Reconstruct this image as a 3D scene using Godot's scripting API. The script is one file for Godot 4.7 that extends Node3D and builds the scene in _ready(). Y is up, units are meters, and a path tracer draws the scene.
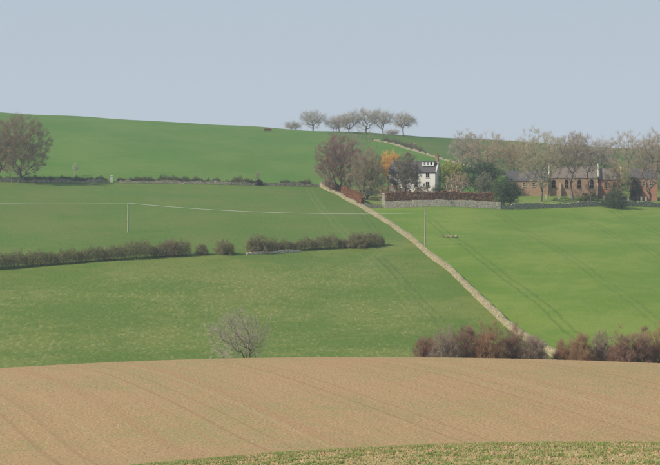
extends Node3D
# A hillside of pasture across a small valley, seen with a long lens from the edge of a ploughed field.
# x runs to the right, y up, D = -z is the distance in front of the camera; the eye is at the origin.

const F := 1500.0            # focal length in pixels of the 660 x 465 photograph
const PITCH := 0.02833       # the camera looks down by this many radians
var lp := PackedFloat32Array()
var lt := PackedFloat32Array()
var lq := PackedFloat32Array()
var roll := FastNoiseLite.new()
var lump := FastNoiseLite.new()
var taken := {}
var M := {}
var wall_pts := PackedVector3Array()
var top_pts := PackedVector3Array()
var hedge_pts := PackedVector3Array()
var yard_pts := PackedVector3Array()


# ---------------------------------------------------------------- meshes
class MB:
	var v := PackedVector3Array()
	var n := PackedVector3Array()
	var c := PackedColorArray()
	func tri(a: Vector3, b: Vector3, d: Vector3, col: Color) -> void:
		var m := (d - a).cross(b - a).normalized()
		v.append(a); v.append(b); v.append(d)
		n.append(m); n.append(m); n.append(m)
		c.append(col); c.append(col); c.append(col)
	func quad(a: Vector3, b: Vector3, d: Vector3, e: Vector3, col: Color) -> void:
		tri(a, b, d, col); tri(a, d, e, col)
	# a box round ctr with half axes t, u, w
	func box(ctr: Vector3, t: Vector3, u: Vector3, w: Vector3, col: Color) -> void:
		var p := [ctr - t - u - w, ctr + t - u - w, ctr + t + u - w, ctr - t + u - w, ctr - t - u + w, ctr + t - u + w, ctr + t + u + w, ctr - t + u + w]
		for q in [[0, 1, 2, 3], [5, 4, 7, 6], [4, 0, 3, 7], [1, 5, 6, 2], [3, 2, 6, 7], [4, 5, 1, 0]]:
			var a: Vector3 = p[q[0]]
			var b: Vector3 = p[q[1]]
			var d: Vector3 = p[q[2]]
			var e: Vector3 = p[q[3]]
			var m := (d - a).cross(b - a).normalized()
			if m.dot((a + d) * 0.5 - ctr) < 0.0:
				m = -m
				var sw := b
				b = e
				e = sw
			for s in [a, b, d, a, d, e]:
				v.append(s); n.append(m); c.append(col)
	func aabox(lo: Vector3, hi: Vector3, col := Color.WHITE) -> void:
		var h := (hi - lo) * 0.5
		box((lo + hi) * 0.5, Vector3(h.x, 0, 0), Vector3(0, h.y, 0), Vector3(0, 0, h.z), col)
	# tapered tube
	func tube(a: Vector3, b: Vector3, ra: float, rb: float, k: int, col: Color) -> void:
		var ax := (b - a).normalized()
		var s := ax.cross(Vector3(0.31, 0.2, 0.93)).normalized()
		var t := ax.cross(s)
		var ps := s
		for i in k:
			var an := TAU * (i + 1) / k
			var nx := s * cos(an) + t * sin(an)
			var a0 := a + ps * ra
			var a1 := a + nx * ra
			var b0 := b + ps * rb
			var b1 := b + nx * rb
			v.append(a0); v.append(b0); v.append(b1); v.append(a0); v.append(b1); v.append(a1)
			n.append(ps); n.append(ps); n.append(nx); n.append(ps); n.append(nx); n.append(nx)
			for j in 6: c.append(col)
			ps = nx
	# a thin pointed twig with three faces
	func twig(a: Vector3, b: Vector3, r: float, col: Color) -> void:
		var ax := (b - a)
		var s := ax.cross(Vector3(0.37, 0.23, 0.9)).normalized() * r
		var t := ax.normalized().cross(s)
		var p0 := a + s
		var p1 := a - s * 0.5 + t * 0.87
		var p2 := a - s * 0.5 - t * 0.87
		tri(p0, p1, b, col); tri(p1, p2, b, col); tri(p2, p0, b, col)
	func commit() -> ArrayMesh:
		var arr := []
		arr.resize(Mesh.ARRAY_MAX)
		arr[Mesh.ARRAY_VERTEX] = v
		arr[Mesh.ARRAY_NORMAL] = n
		arr[Mesh.ARRAY_COLOR] = c
		var m := ArrayMesh.new()
		m.add_surface_from_arrays(Mesh.PRIMITIVE_TRIANGLES, arr)
		return m


func numbered(called: String) -> String:
	if not taken.has(called):
		taken[called] = 0
		return called
	taken[called] += 1
	return "%s_%03d" % [called, taken[called]]

func put(called: String, mesh: Mesh, m: Material, parent: Node) -> MeshInstance3D:
	var o := MeshInstance3D.new()
	o.name = called if parent != self else numbered(called)
	o.mesh = mesh
	o.material_override = m
	parent.add_child(o, true)
	return o

func tag(o: Node, label: String, category := "", group := "", kind := "") -> Node:
	if label: o.set_meta("label", label)
	if category: o.set_meta("category", category)
	if group: o.set_meta("group", group)
	if kind: o.set_meta("kind", kind)
	return o

func thing(called: String, label: String, category: String, at: Vector3, group := "", turn := 0.0) -> Node3D:
	var o := Node3D.new()
	o.name = numbered(called)
	add_child(o, true)
	o.position = at
	o.rotation.y = turn
	tag(o, label, category, group)
	return o

func mat(col := Color.WHITE, rough := 0.9, vertex := true) -> StandardMaterial3D:
	var m := StandardMaterial3D.new()
	m.albedo_color = col
	m.roughness = rough
	m.metallic_specular = 0.25
	m.vertex_color_use_as_albedo = vertex
	m.cull_mode = BaseMaterial3D.CULL_DISABLED
	return m

func vary(rng: RandomNumberGenerator, col: Color, amt: float) -> Color:
	var k := 1.0 + rng.randf_range(-amt, amt)
	return Color(col.r * k * (1.0 + rng.randf_range(-amt, amt) * 0.3), col.g * k, col.b * k * (1.0 + rng.randf_range(-amt, amt) * 0.3))


# ---------------------------------------------------------------- terrain
func lut(pts: Array) -> PackedFloat32Array:   # smooth curve through [D, value] points, one sample each half metre from D = -60
	var out := PackedFloat32Array()
	var k := 0
	var n := pts.size()
	for i in 3000:
		var d := -60.0 + i * 0.5
		while k < n - 2 and d > pts[k + 1][0]: k += 1
		var d0: float = pts[k][0]
		var d1: float = pts[k + 1][0]
		var v0: float = pts[k][1]
		var v1: float = pts[k + 1][1]
		var s := (v1 - v0) / (d1 - d0)
		var m0 := s
		var m1 := s
		if k > 0: m0 = (v1 - float(pts[k - 1][1])) / (d1 - float(pts[k - 1][0]))
		if k < n - 2: m1 = (float(pts[k + 2][1]) - v0) / (float(pts[k + 2][0]) - d0)
		var t := clampf((d - d0) / (d1 - d0), 0, 1)
		var w := d1 - d0
		var t2 := t * t
		var t3 := t2 * t
		out.append((2 * t3 - 3 * t2 + 1) * v0 + (t3 - 2 * t2 + t) * w * m0 + (3 * t2 - 2 * t3) * v1 + (t3 - t2) * w * m1)
	return out

func setup_terrain() -> void:
	lp = lut([[-60, 6], [0, -1.65], [30, -5.5], [42, -7.33], [52, -9.3], [70, -13.3], [82, -15.4], [95, -16.5], [115, -16.3], [135, -16.05], [150, -16.75], [165, -18.9], [185, -23.1], [205, -27.2], [225, -29.5], [240, -30.6], [255, -30.8], [275, -30.2], [320, -27.0], [400, -18.2], [480, -10.2], [540, -4.4], [600, 2.6], [700, 17.5], [780, 28.2], [830, 32.3], [870, 33.5], [950, 30], [1150, 12], [1440, -10]])
	lt = lut([[-60, 0.05], [20, 0.055], [42, 0.06], [60, 0.03], [90, 0.004], [150, 0.006], [220, 0.0], [300, -0.004], [400, -0.012], [540, -0.024], [600, -0.029], [830, -0.055], [1440, -0.05]])
	lq = lut([[-60, -0.002], [20, -0.0035], [42, -0.004], [60, -0.003], [90, -0.0005], [150, -0.0008], [190, -0.0005], [230, 0.0], [300, 0.0], [540, 0.0], [1440, 0.0]])
	roll.seed = 5
	roll.frequency = 0.011
	roll.fractal_octaves = 2
	lump.seed = 21
	lump.frequency = 1.0
	lump.fractal_octaves = 2

func hgt(x: float, d: float) -> float:
	var i := clampi(int((d + 60.0) * 2.0), 0, 2998)
	var f := clampf((d + 60.0) * 2.0 - i, 0, 1)
	var xx := clampf(x, -45, 45)
	var h := lerpf(lp[i], lp[i + 1], f) + lerpf(lt[i], lt[i + 1], f) * clampf(x, -400, 400) + lq[i] * xx * xx
	return h + roll.get_noise_2d(x, d) * (0.12 + 1.0 * smoothstep(200.0, 330.0, d))

func ray(px: float, py: float) -> Vector3:
	var X := (px - 330.0) / F
	var Y := (232.5 - py) / F
	return Vector3(X, Y * cos(PITCH) - sin(PITCH), -(cos(PITCH) + Y * sin(PITCH)))

# the point of the ground seen at a pixel, not nearer than from_d
func hit(px: float, py: float, from_d := 25.0) -> Vector3:
	var r := ray(px, py)
	r /= -r.z
	var d := from_d
	while d < 1000.0:
		if hgt(r.x * d, d) > r.y * d:
			break
		d += 1.5
	var lo := d - 1.5
	var hi := d
	for i in 12:
		var m := (lo + hi) * 0.5
		if hgt(r.x * m, m) > r.y * m: hi = m
		else: lo = m
	return Vector3(r.x * hi, hgt(r.x * hi, hi), -hi)

func row(py: float, d: float) -> float:   # height of a pixel row at a distance
	var r := ray(330, py)
	return r.y * d / -r.z

func col_x(px: float, d: float) -> float:
	return (px - 330.0) / F * d * 1.0003

func ground(px: float, d: float) -> Vector3:
	var x := col_x(px, d)
	return Vector3(x, hgt(x, d), -d)

func line(px_pts: Array, from_d := 165.0) -> PackedVector3Array:
	var out := PackedVector3Array()
	for p in px_pts: out.append(hit(p[0], p[1], from_d))
	return out

func at_x(pts: PackedVector3Array, x: float) -> float:    # D of a boundary at x
	var k := 0
	while k < pts.size() - 2 and x > pts[k + 1].x: k += 1
	var t := (x - pts[k].x) / (pts[k + 1].x - pts[k].x)
	return -lerpf(pts[k].z, pts[k + 1].z, clampf(t, -3, 3))

func at_d(pts: PackedVector3Array, d: float) -> float:    # x of a boundary at D (points run towards the camera)
	var k := 0
	while k < pts.size() - 2 and d < -pts[k + 1].z: k += 1
	var t := (-d - pts[k].z) / (pts[k + 1].z - pts[k].z)
	return lerpf(pts[k].x, pts[k + 1].x, clampf(t, -3, 3))

func sheet(called: String, x0: float, x1: float, d0: float, d1: float, step: float, m: Material, label: String, uv_box: Rect2) -> void:
	var nx := int(ceil((x1 - x0) / step))
	var nd := int(ceil((d1 - d0) / step))
	var v := PackedVector3Array()
	var n := PackedVector3Array()
	var uv := PackedVector2Array()
	var ix := PackedInt32Array()
	for j in nd + 1:
		var d := d0 + (d1 - d0) * j / nd
		for i in nx + 1:
			var x := x0 + (x1 - x0) * i / nx
			v.append(Vector3(x, hgt(x, d), -d))
			var e := step * 0.5
			n.append(Vector3(hgt(x - e, d) - hgt(x + e, d), 2 * e, hgt(x, d + e) - hgt(x, d - e)).normalized())
			uv.append(Vector2((x - uv_box.position.x) / uv_box.size.x, (d - uv_box.position.y) / uv_box.size.y))
	for j in nd:
		for i in nx:
			var a := j * (nx + 1) + i
			ix.append_array([a, a + nx + 1, a + nx + 2, a, a + nx + 2, a + 1])
	var arr := []
	arr.resize(Mesh.ARRAY_MAX)
	arr[Mesh.ARRAY_VERTEX] = v
	arr[Mesh.ARRAY_NORMAL] = n
	arr[Mesh.ARRAY_TEX_UV] = uv
	arr[Mesh.ARRAY_INDEX] = ix
	var mesh := ArrayMesh.new()
	mesh.add_surface_from_arrays(Mesh.PRIMITIVE_TRIANGLES, arr)
	tag(put(called, mesh, m, self), label, "", "", "structure")

func noise_bytes(w: int, h: int, sd: int, freq: float, oct: int, sx := 1.0, sy := 1.0) -> PackedByteArray:
	var f := FastNoiseLite.new()
	f.seed = sd
	f.frequency = freq
	f.fractal_octaves = oct
	var im := f.get_image(int(w / sx), int(h / sy), false, false, true)
	im.convert(Image.FORMAT_L8)
	if sx != 1.0 or sy != 1.0: im.resize(w, h, Image.INTERPOLATE_BILINEAR)
	return im.get_data()

# hillside fields: sheets that share one computed picture of their turf
const HX0 := -230.0
const HD0 := 175.0
const HW := 460.0
const HH := 720.0
const TW := 1240
const TH := 1940
var turf_px := PackedByteArray()

func field_of(x: float, d: float) -> int:
	if x < at_d(wall_pts, d):
		if d < at_x(hedge_pts, x): return 0
		if d < at_x(top_pts, x): return 1
		return 2
	if d < at_x(yard_pts, x): return 3
	if d < at_x(yard_pts, x) + 48.0: return 4
	return 2 if x < at_d(upper_wall, d) else 5
var upper_wall := PackedVector3Array()

func paint_track(pts: PackedVector3Array, half: float, amount: float, tint: Color) -> void:
	for k in pts.size() - 1:
		var a := Vector2(pts[k].x, -pts[k].z)
		var b := Vector2(pts[k + 1].x, -pts[k + 1].z)
		var side := (b - a).orthogonal().normalized()
		var n := int(a.distance_to(b) / 0.3) + 1
		for i in n:
			var c := a.lerp(b, float(i) / n)
			var wob := roll.get_noise_2d(c.x * 9.0 + 400, c.y * 9.0) * 0.35
			for s in [-1.0, 1.0]:
				var q: Vector2 = c + side * (s * half + wob)
				var ix := int((q.x - HX0) / HW * TW)
				var iy := int((q.y - HD0) / HH * TH)
				if ix < 1 or iy < 1 or ix > TW - 2 or iy > TH - 2: continue
				for e in [0, 1]:
					var o: int = (iy * TW + ix + int(e)) * 3
					var am := amount * (0.7 + 0.6 * absf(roll.get_noise_2d(q.x * 14.0, q.y * 14.0)))
					turf_px[o] = int(lerpf(turf_px[o], tint.r8, am))
					turf_px[o + 1] = int(lerpf(turf_px[o + 1], tint.g8, am))
					turf_px[o + 2] = int(lerpf(turf_px[o + 2], tint.b8, am))

func turf_texture() -> ImageTexture:
	turf_px.resize(TW * TH * 3)
	var nb := noise_bytes(TW, TH, 3, 0.008, 3)           # broad patches
	var nm := noise_bytes(TW, TH, 8, 0.05, 3)            # tufts
	var ns := noise_bytes(TW, TH, 13, 0.42, 2, 1.0, 3.0)      # pale dead stalks in lines up the slope
	var nf := noise_bytes(TW, TH, 17, 0.45, 1)
	# turf colours, sRGB 0-255: [fresh, second, stalk, share of stalks]
	var fresh := [Vector3(90, 113, 46), Vector3(86, 113, 46), Vector3(84, 119, 47), Vector3(97, 125, 44), Vector3(100, 126, 52), Vector3(76, 104, 48)]
	var dull := [Vector3(106, 120, 56), Vector3(96, 115, 53), Vector3(94, 122, 54), Vector3(112, 132, 54), Vector3(114, 132, 66), Vector3(86, 108, 52)]
	var straw := Vector3(158, 154, 104)
	var share := [1.0, 0.3, 0.10, 0.14, 0.25, 0.2]
	for j in TH:
		var d := HD0 + HH * (j + 0.5) / TH
		var wx := at_d(wall_pts, d)
		var ux := at_d(upper_wall, d)
		for i in TW:
			var o := j * TW + i
			var x := HX0 + HW * (i + 0.5) / TW
			var k := 0
			if x < wx:
				if d < at_x(hedge_pts, x): k = 0
				elif d < at_x(top_pts, x): k = 1
				else: k = 2
			else:
				var yd := at_x(yard_pts, x)
				if d < yd: k = 3
				elif d < yd + 48.0: k = 4
				else: k = 2 if x < ux else 5
			var fb := nb[o] / 255.0
			var fm := nm[o] / 255.0
			var c: Vector3 = fresh[k]
			c = c.lerp(dull[k], smoothstep(0.3, 0.8, fb * 0.7 + fm * 0.4) * 1.3)
			var st := smoothstep(0.5, 0.8, ns[o] / 255.0) * float(share[k])
			if k == 0:
				# the stalks stand thick low on the slope and thin out towards the wall and the hedge
				var thick := clampf((at_x(hedge_pts, x) - d - 12.0) / 26.0, 0.05, 1) * clampf((wx - x) / 22.0, 0.1, 1)
				st *= thick * smoothstep(0.05, 0.6, fb * 0.6 + fm * 0.4)
			c = c.lerp(straw, st * 0.6)
			c *= 0.93 + 0.14 * (nf[o] / 255.0)
			turf_px[o * 3] = int(c.x)
			turf_px[o * 3 + 1] = int(c.y)
			turf_px[o * 3 + 2] = int(c.z)
	var dark := Color8(72, 92, 46)
	var pale := Color8(126, 134, 84)
	for t in [[[[430, 220], [455, 240], [490, 266], [520, 288], [552, 314], [590, 345]], 1.1, 0.29, dark],
			[[[500, 214], [540, 240], [580, 264], [625, 296], [668, 330]], 1.1, 0.18, dark],
			[[[575, 214], [615, 236], [668, 263]], 1.1, 0.2, dark],
			[[[612, 210], [640, 224], [668, 238]], 1.2, 0.29, dark],
			[[[466, 214], [500, 238], [550, 276], [610, 324], [640, 352]], 1.1, 0.22, pale],
			[[[308, 188], [316, 202], [334, 222], [352, 242]], 1.0, 0.35, pale],
			[[[355, 205], [368, 222], [382, 240]], 0.9, 0.25, dark],
			[[[392, 240], [374, 256], [356, 274], [336, 296]], 1.0, 0.3, pale],
			[[[366, 256], [392, 282], [420, 312]], 1.0, 0.32, pale],
			[[[378, 256], [404, 284], [440, 322]], 0.9, 0.3, dark],
			[[[60, 130], [100, 150], [150, 172]], 1.2, 0.2, pale],
			[[[40, 158], [160, 160], [300, 166]], 1.2, 0.14, pale]]:
		paint_track(line(t[0]), t[1], t[2], t[3])
	var im := Image.create_from_data(TW, TH, false, Image.FORMAT_RGB8, turf_px)
	im.generate_mipmaps()
	return ImageTexture.create_from_image(im)

func build_hillside() -> void:
	var m := mat(Color.WHITE, 0.95, false)
	m.albedo_texture = turf_texture()
	var step := 2.0
	var nx := int(HW / step)
	var nd := int(HH / step)
	var v := PackedVector3Array()
	var n := PackedVector3Array()
	var uv := PackedVector2Array()
	for j in nd + 1:
		var d := HD0 + j * step
		for i in nx + 1:
			var x := HX0 + i * step
			v.append(Vector3(x, hgt(x, d), -d))
			n.append(Vector3(hgt(x - 1, d) - hgt(x + 1, d), 2, hgt(x, d + 1) - hgt(x, d - 1)).normalized())
			uv.append(Vector2(float(i) / nx, float(j) / nd))
	var parts := []
	for k in 6: parts.append(PackedInt32Array())
	for j in nd:
		for i in nx:
			var k := field_of(HX0 + (i + 0.5) * step, HD0 + (j + 0.5) * step)
			var a := j * (nx + 1) + i
			parts[k].append_array([a, a + nx + 1, a + nx + 2, a, a + nx + 2, a + 1])
	var names := [["rough_pasture", "rough pasture with pale dead stalks below the middle hedge"], ["middle_pasture", "green field crossed by the overhead wires"], ["hilltop_field", "smooth green field rising to the skyline"], ["crop_field", "bright green field with wheel tracks right of the diagonal wall"], ["churchyard_lawn", "grass of the garden and churchyard behind the long wall"], ["far_field", "darker green field beyond the hilltop wall"]]
	for k in 6:
		var idx: PackedInt32Array = parts[k]
		if idx.is_empty(): continue
		var map := {}
		var pv := PackedVector3Array()
		var pn := PackedVector3Array()
		var pu := PackedVector2Array()
		var pi := PackedInt32Array()
		for a in idx:
			if not map.has(a):
				map[a] = pv.size()
				pv.append(v[a]); pn.append(n[a]); pu.append(uv[a])
			pi.append(map[a])
		var arr := []
		arr.resize(Mesh.ARRAY_MAX)
		arr[Mesh.ARRAY_VERTEX] = pv
		arr[Mesh.ARRAY_NORMAL] = pn
		arr[Mesh.ARRAY_TEX_UV] = pu
		arr[Mesh.ARRAY_INDEX] = pi
		var mesh := ArrayMesh.new()
		mesh.add_surface_from_arrays(Mesh.PRIMITIVE_TRIANGLES, arr)
		tag(put(names[k][0], mesh, m, self), names[k][1], "", "", "structure")

func build_ploughed() -> void:
	var w := 1500
	var h := 1400
	var x0 := -64.0
	var d0 := 56.0
	var sw := 128.0
	var sh := 119.0
	var data := PackedByteArray()
	data.resize(w * h * 3)
	var nb := noise_bytes(w, h, 41, 0.004, 3)
	var nm := noise_bytes(w, h, 43, 0.03, 3)
	var nf := noise_bytes(w, h, 47, 0.35, 2)
	var streak := FastNoiseLite.new()
	streak.seed = 51
	streak.frequency = 0.55
	streak.fractal_octaves = 3
	var rows := PackedFloat32Array()
	for i in 8000: rows.append(streak.get_noise_1d(i * 0.03))
	for j in h:
		var d := d0 + sh * (j + 0.5) / h
		for i in w:
			var o := j * w + i
			var x := x0 + sw * (i + 0.5) / w
			var q := drill(x, d)
			var s := rows[clampi(int((q + 100.0) / 0.03), 0, 7999)]
			var fm := nm[o] / 255.0
			var fb := nb[o] / 255.0
			var c := Vector3(166, 139, 101)
			c = c.lerp(Vector3(152, 138, 95), smoothstep(0.4, 0.75, fb * 0.55 + fm * 0.5 + s * 0.25) * 0.8)
			c = c.lerp(Vector3(168, 130, 97), smoothstep(0.05, 0.5, s) * 0.5)
			var e := wheel(q)
			if e < 0.0: c = c.lerp(Vector3(142, 110, 82), -e)
			else: c = c.lerp(Vector3(182, 155, 118), e)
			c *= 0.78 + 0.44 * (nf[o] / 255.0)
			data[o * 3] = int(c.x)
			data[o * 3 + 1] = int(c.y)
			data[o * 3 + 2] = int(c.z)
	var m := mat(Color.WHITE, 0.98, false)
	var im := Image.create_from_data(w, h, false, Image.FORMAT_RGB8, data)
	im.generate_mipmaps()
	m.albedo_texture = ImageTexture.create_from_image(im)
	sheet("ploughed_field", -64, 64, 56, 175, 1.0, m, "bare tan ploughed field in the foreground", Rect2(x0, d0, sw, sh))

func drill(x: float, d: float) -> float:    # metres across the drilled rows, which run away to the left
	return (x + 0.43 * (d - 120.0) + 0.0012 * (d - 120.0) * (d - 120.0)) * 0.918

func wheel(q: float) -> float:              # wheel marks: pressed lines (negative) and pale ridges (positive)
	var t := fposmod(q + 3.0, 13.0)
	var w := maxf(0.0, 1.0 - absf(t - 3.0) / 0.24)
	var u := maxf(0.0, 1.0 - absf(t - 4.9) / 0.22)
	var r := maxf(0.0, 1.0 - absf(t - 7.2) / 0.3)
	return r * 0.35 - maxf(w, u * 0.8) * 0.5

func clod_mesh(sd: int, col: Color) -> ArrayMesh:
	var rng := RandomNumberGenerator.new()
	rng.seed = sd
	var b := MB.new()
	var p := [Vector3(1, 0, 0), Vector3(0, 0, 1), Vector3(-1, 0, 0), Vector3(0, 0, -1)]
	for i in 4: p[i] = p[i] * rng.randf_range(0.7, 1.3) + Vector3(rng.randf_range(-0.2, 0.2), rng.randf_range(-0.1, 0.25), rng.randf_range(-0.2, 0.2))
	var top := Vector3(rng.randf_range(-0.4, 0.2), 0.75, rng.randf_range(-0.3, 0.3))
	var top2 := Vector3(rng.randf_range(0.1, 0.5), 0.6, rng.randf_range(-0.3, 0.3))
	var low := Vector3(0, -0.5, 0)
	b.tri(p[0], top2, p[1], col); b.tri(p[1], top2, top, col); b.tri(p[1], top, p[2], col)
	b.tri(p[2], top, p[3], col); b.tri(p[3], top, top2, col); b.tri(p[3], top2, p[0], col)
	for i in 4: b.tri(p[i], p[(i + 1) % 4], low, col)
	return b.commit()

func tuft_mesh(sd: int, blades: int, spread: float, wide: float, a: Color, z: Color) -> ArrayMesh:
	var rng := RandomNumberGenerator.new()
	rng.seed = sd
	var b := MB.new()
	for i in blades:
		var an := rng.randf() * TAU
		var base := Vector3(cos(an), 0, sin(an)) * rng.randf() * spread * 0.5
		var tip := base + Vector3(cos(an), 0, sin(an)) * rng.randf() * spread + Vector3(0, rng.randf_range(0.5, 1.0), 0)
		var side := Vector3(-sin(an + 0.6), 0, cos(an + 0.6)) * wide
		b.tri(base - side, base + side, tip, a.lerp(z, rng.randf()))
	return b.commit()

func scatter(called: String, label: String, category: String, mesh: Mesh, m: Material, xf: Array, parent: Node = null) -> void:
	var mm := MultiMesh.new()
	mm.transform_format = MultiMesh.TRANSFORM_3D
	mm.mesh = mesh
	mm.instance_count = xf.size()
	for i in xf.size(): mm.set_instance_transform(i, xf[i])
	var o := MultiMeshInstance3D.new()
	o.name = numbered(called)
	o.multimesh = mm
	o.material_override = m
	add_child(o, true)
	tag(o, label, category, "", "stuff")

func spot(rng: RandomNumberGenerator, x: float, d: float, s: float, sink := 0.0) -> Transform3D:
	var b := Basis(Vector3.UP, rng.randf() * TAU).scaled(Vector3(s * rng.randf_range(0.7, 1.3), s * rng.randf_range(0.7, 1.2), s * rng.randf_range(0.7, 1.3)))
	return Transform3D(b, Vector3(x, hgt(x, d) - sink * s, -d))

func build_ground_cover() -> void:
	var rng := RandomNumberGenerator.new()
	rng.seed = 77
	var rough := mat(Color.WHITE, 1.0)
	var soils := [Color(0.375, 0.262, 0.14), Color(0.33, 0.235, 0.125), Color(0.41, 0.31, 0.185)]
	for k in 3:
		var xf := []
		while xf.size() < 34000:
			var d := rng.randf_range(80, 168)
			var x := rng.randf_range(-1, 1) * (0.235 * d + 2.0)
			if wheel(drill(x, d)) < -0.2: continue
			xf.append(spot(rng, x, d, 0.02 + 0.04 * pow(rng.randf(), 3.0), 0.2))
		scatter("soil_clods", ["brown clods of broken soil on the ploughed field", "darker crumbs of soil on the ploughed field", "pale dry crumbs of soil on the ploughed field"][k], "soil", clod_mesh(60 + k, soils[k]), rough, xf)
	var xs := []
	for i in 240:
		var d := rng.randf_range(82, 166)
		xs.append(spot(rng, rng.randf_range(-1, 1) * (0.235 * d + 2.0), d, 0.04 + 0.06 * pow(rng.randf(), 3.0), 0.1))
	scatter("field_stones", "pale stones lying on the ploughed field", "stones", clod_mesh(71, Color(0.45, 0.40, 0.31)), rough, xs)
	# near edge: tufts of young growth and clods
	for k in 3:
		var xf := []
		while xf.size() < 8000:
			var d := rng.randf_range(26, 50)
			var x := rng.randf_range(-13, 14)
			if lump.get_noise_2d(x * 0.7, d * 0.5) * 1.2 + lump.get_noise_2d(x * 2.6 + 90, d * 1.6) < 0.1 + rng.randf_range(-0.15, 0.15): continue
			xf.append(spot(rng, x, d, rng.randf_range(0.03, 0.085)))
		var g := [Color(0.18, 0.25, 0.08), Color(0.22, 0.28, 0.095), Color(0.32, 0.31, 0.13)]
		scatter("grass_tufts", ["short green tufts along the near field edge", "light green tufts along the near field edge", "yellowish tufts along the near field edge"][k], "grass", tuft_mesh(80 + k, 9, 0.7, 0.09, g[k], g[k] * 1.35), rough, xf)
		var xc := []
		for i in 13000: xc.append(spot(rng, rng.randf_range(-13, 14), rng.randf_range(26, 50), 0.018 + 0.045 * pow(rng.randf(), 3.0), 0.1))
		scatter("edge_clods", ["brown clods among the tufts of the near field edge", "dark clods among the tufts of the near field edge", "pale clods among the tufts of the near field edge"][k], "soil", clod_mesh(90 + k, soils[k]), rough, xc)
	# dead stalks and tussocks on the rough pasture
	var pale := []
	var green := []
	while pale.size() < 13000:
		var d := rng.randf_range(262, 420)
		var x := rng.randf_range(-110, 45)
		if field_of(x, d) != 0: continue
		var room := clampf((at_x(hedge_pts, x) - d) / 40.0, 0, 1) * clampf((at_d(wall_pts, d) - x) / 30.0, 0, 1)
		if lump.get_noise_2d(x * 0.16, d * 0.16) + room * 0.7 < 0.28 + rng.randf_range(-0.3, 0.3): continue
		pale.append(spot(rng, x, d, rng.randf_range(0.15, 0.36)))
	while green.size() < 9000:
		var d := rng.randf_range(262, 420)
		var x := rng.randf_range(-110, 45)
		if field_of(x, d) != 0: continue
		green.append(spot(rng, x, d, rng.randf_range(0.1, 0.2)))
	scatter("dead_stalks", "pale dead stalks standing in the rough pasture", "grass", tuft_mesh(95, 7, 0.9, 0.05, Color(0.34, 0.33, 0.17), Color(0.42, 0.39, 0.22)), rough, pale)
	scatter("pasture_tussocks", "green tussocks of the rough pasture", "grass", tuft_mesh(96, 8, 0.9, 0.1, Color(0.14, 0.20, 0.055), Color(0.17, 0.23, 0.07)), rough, green)


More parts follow.
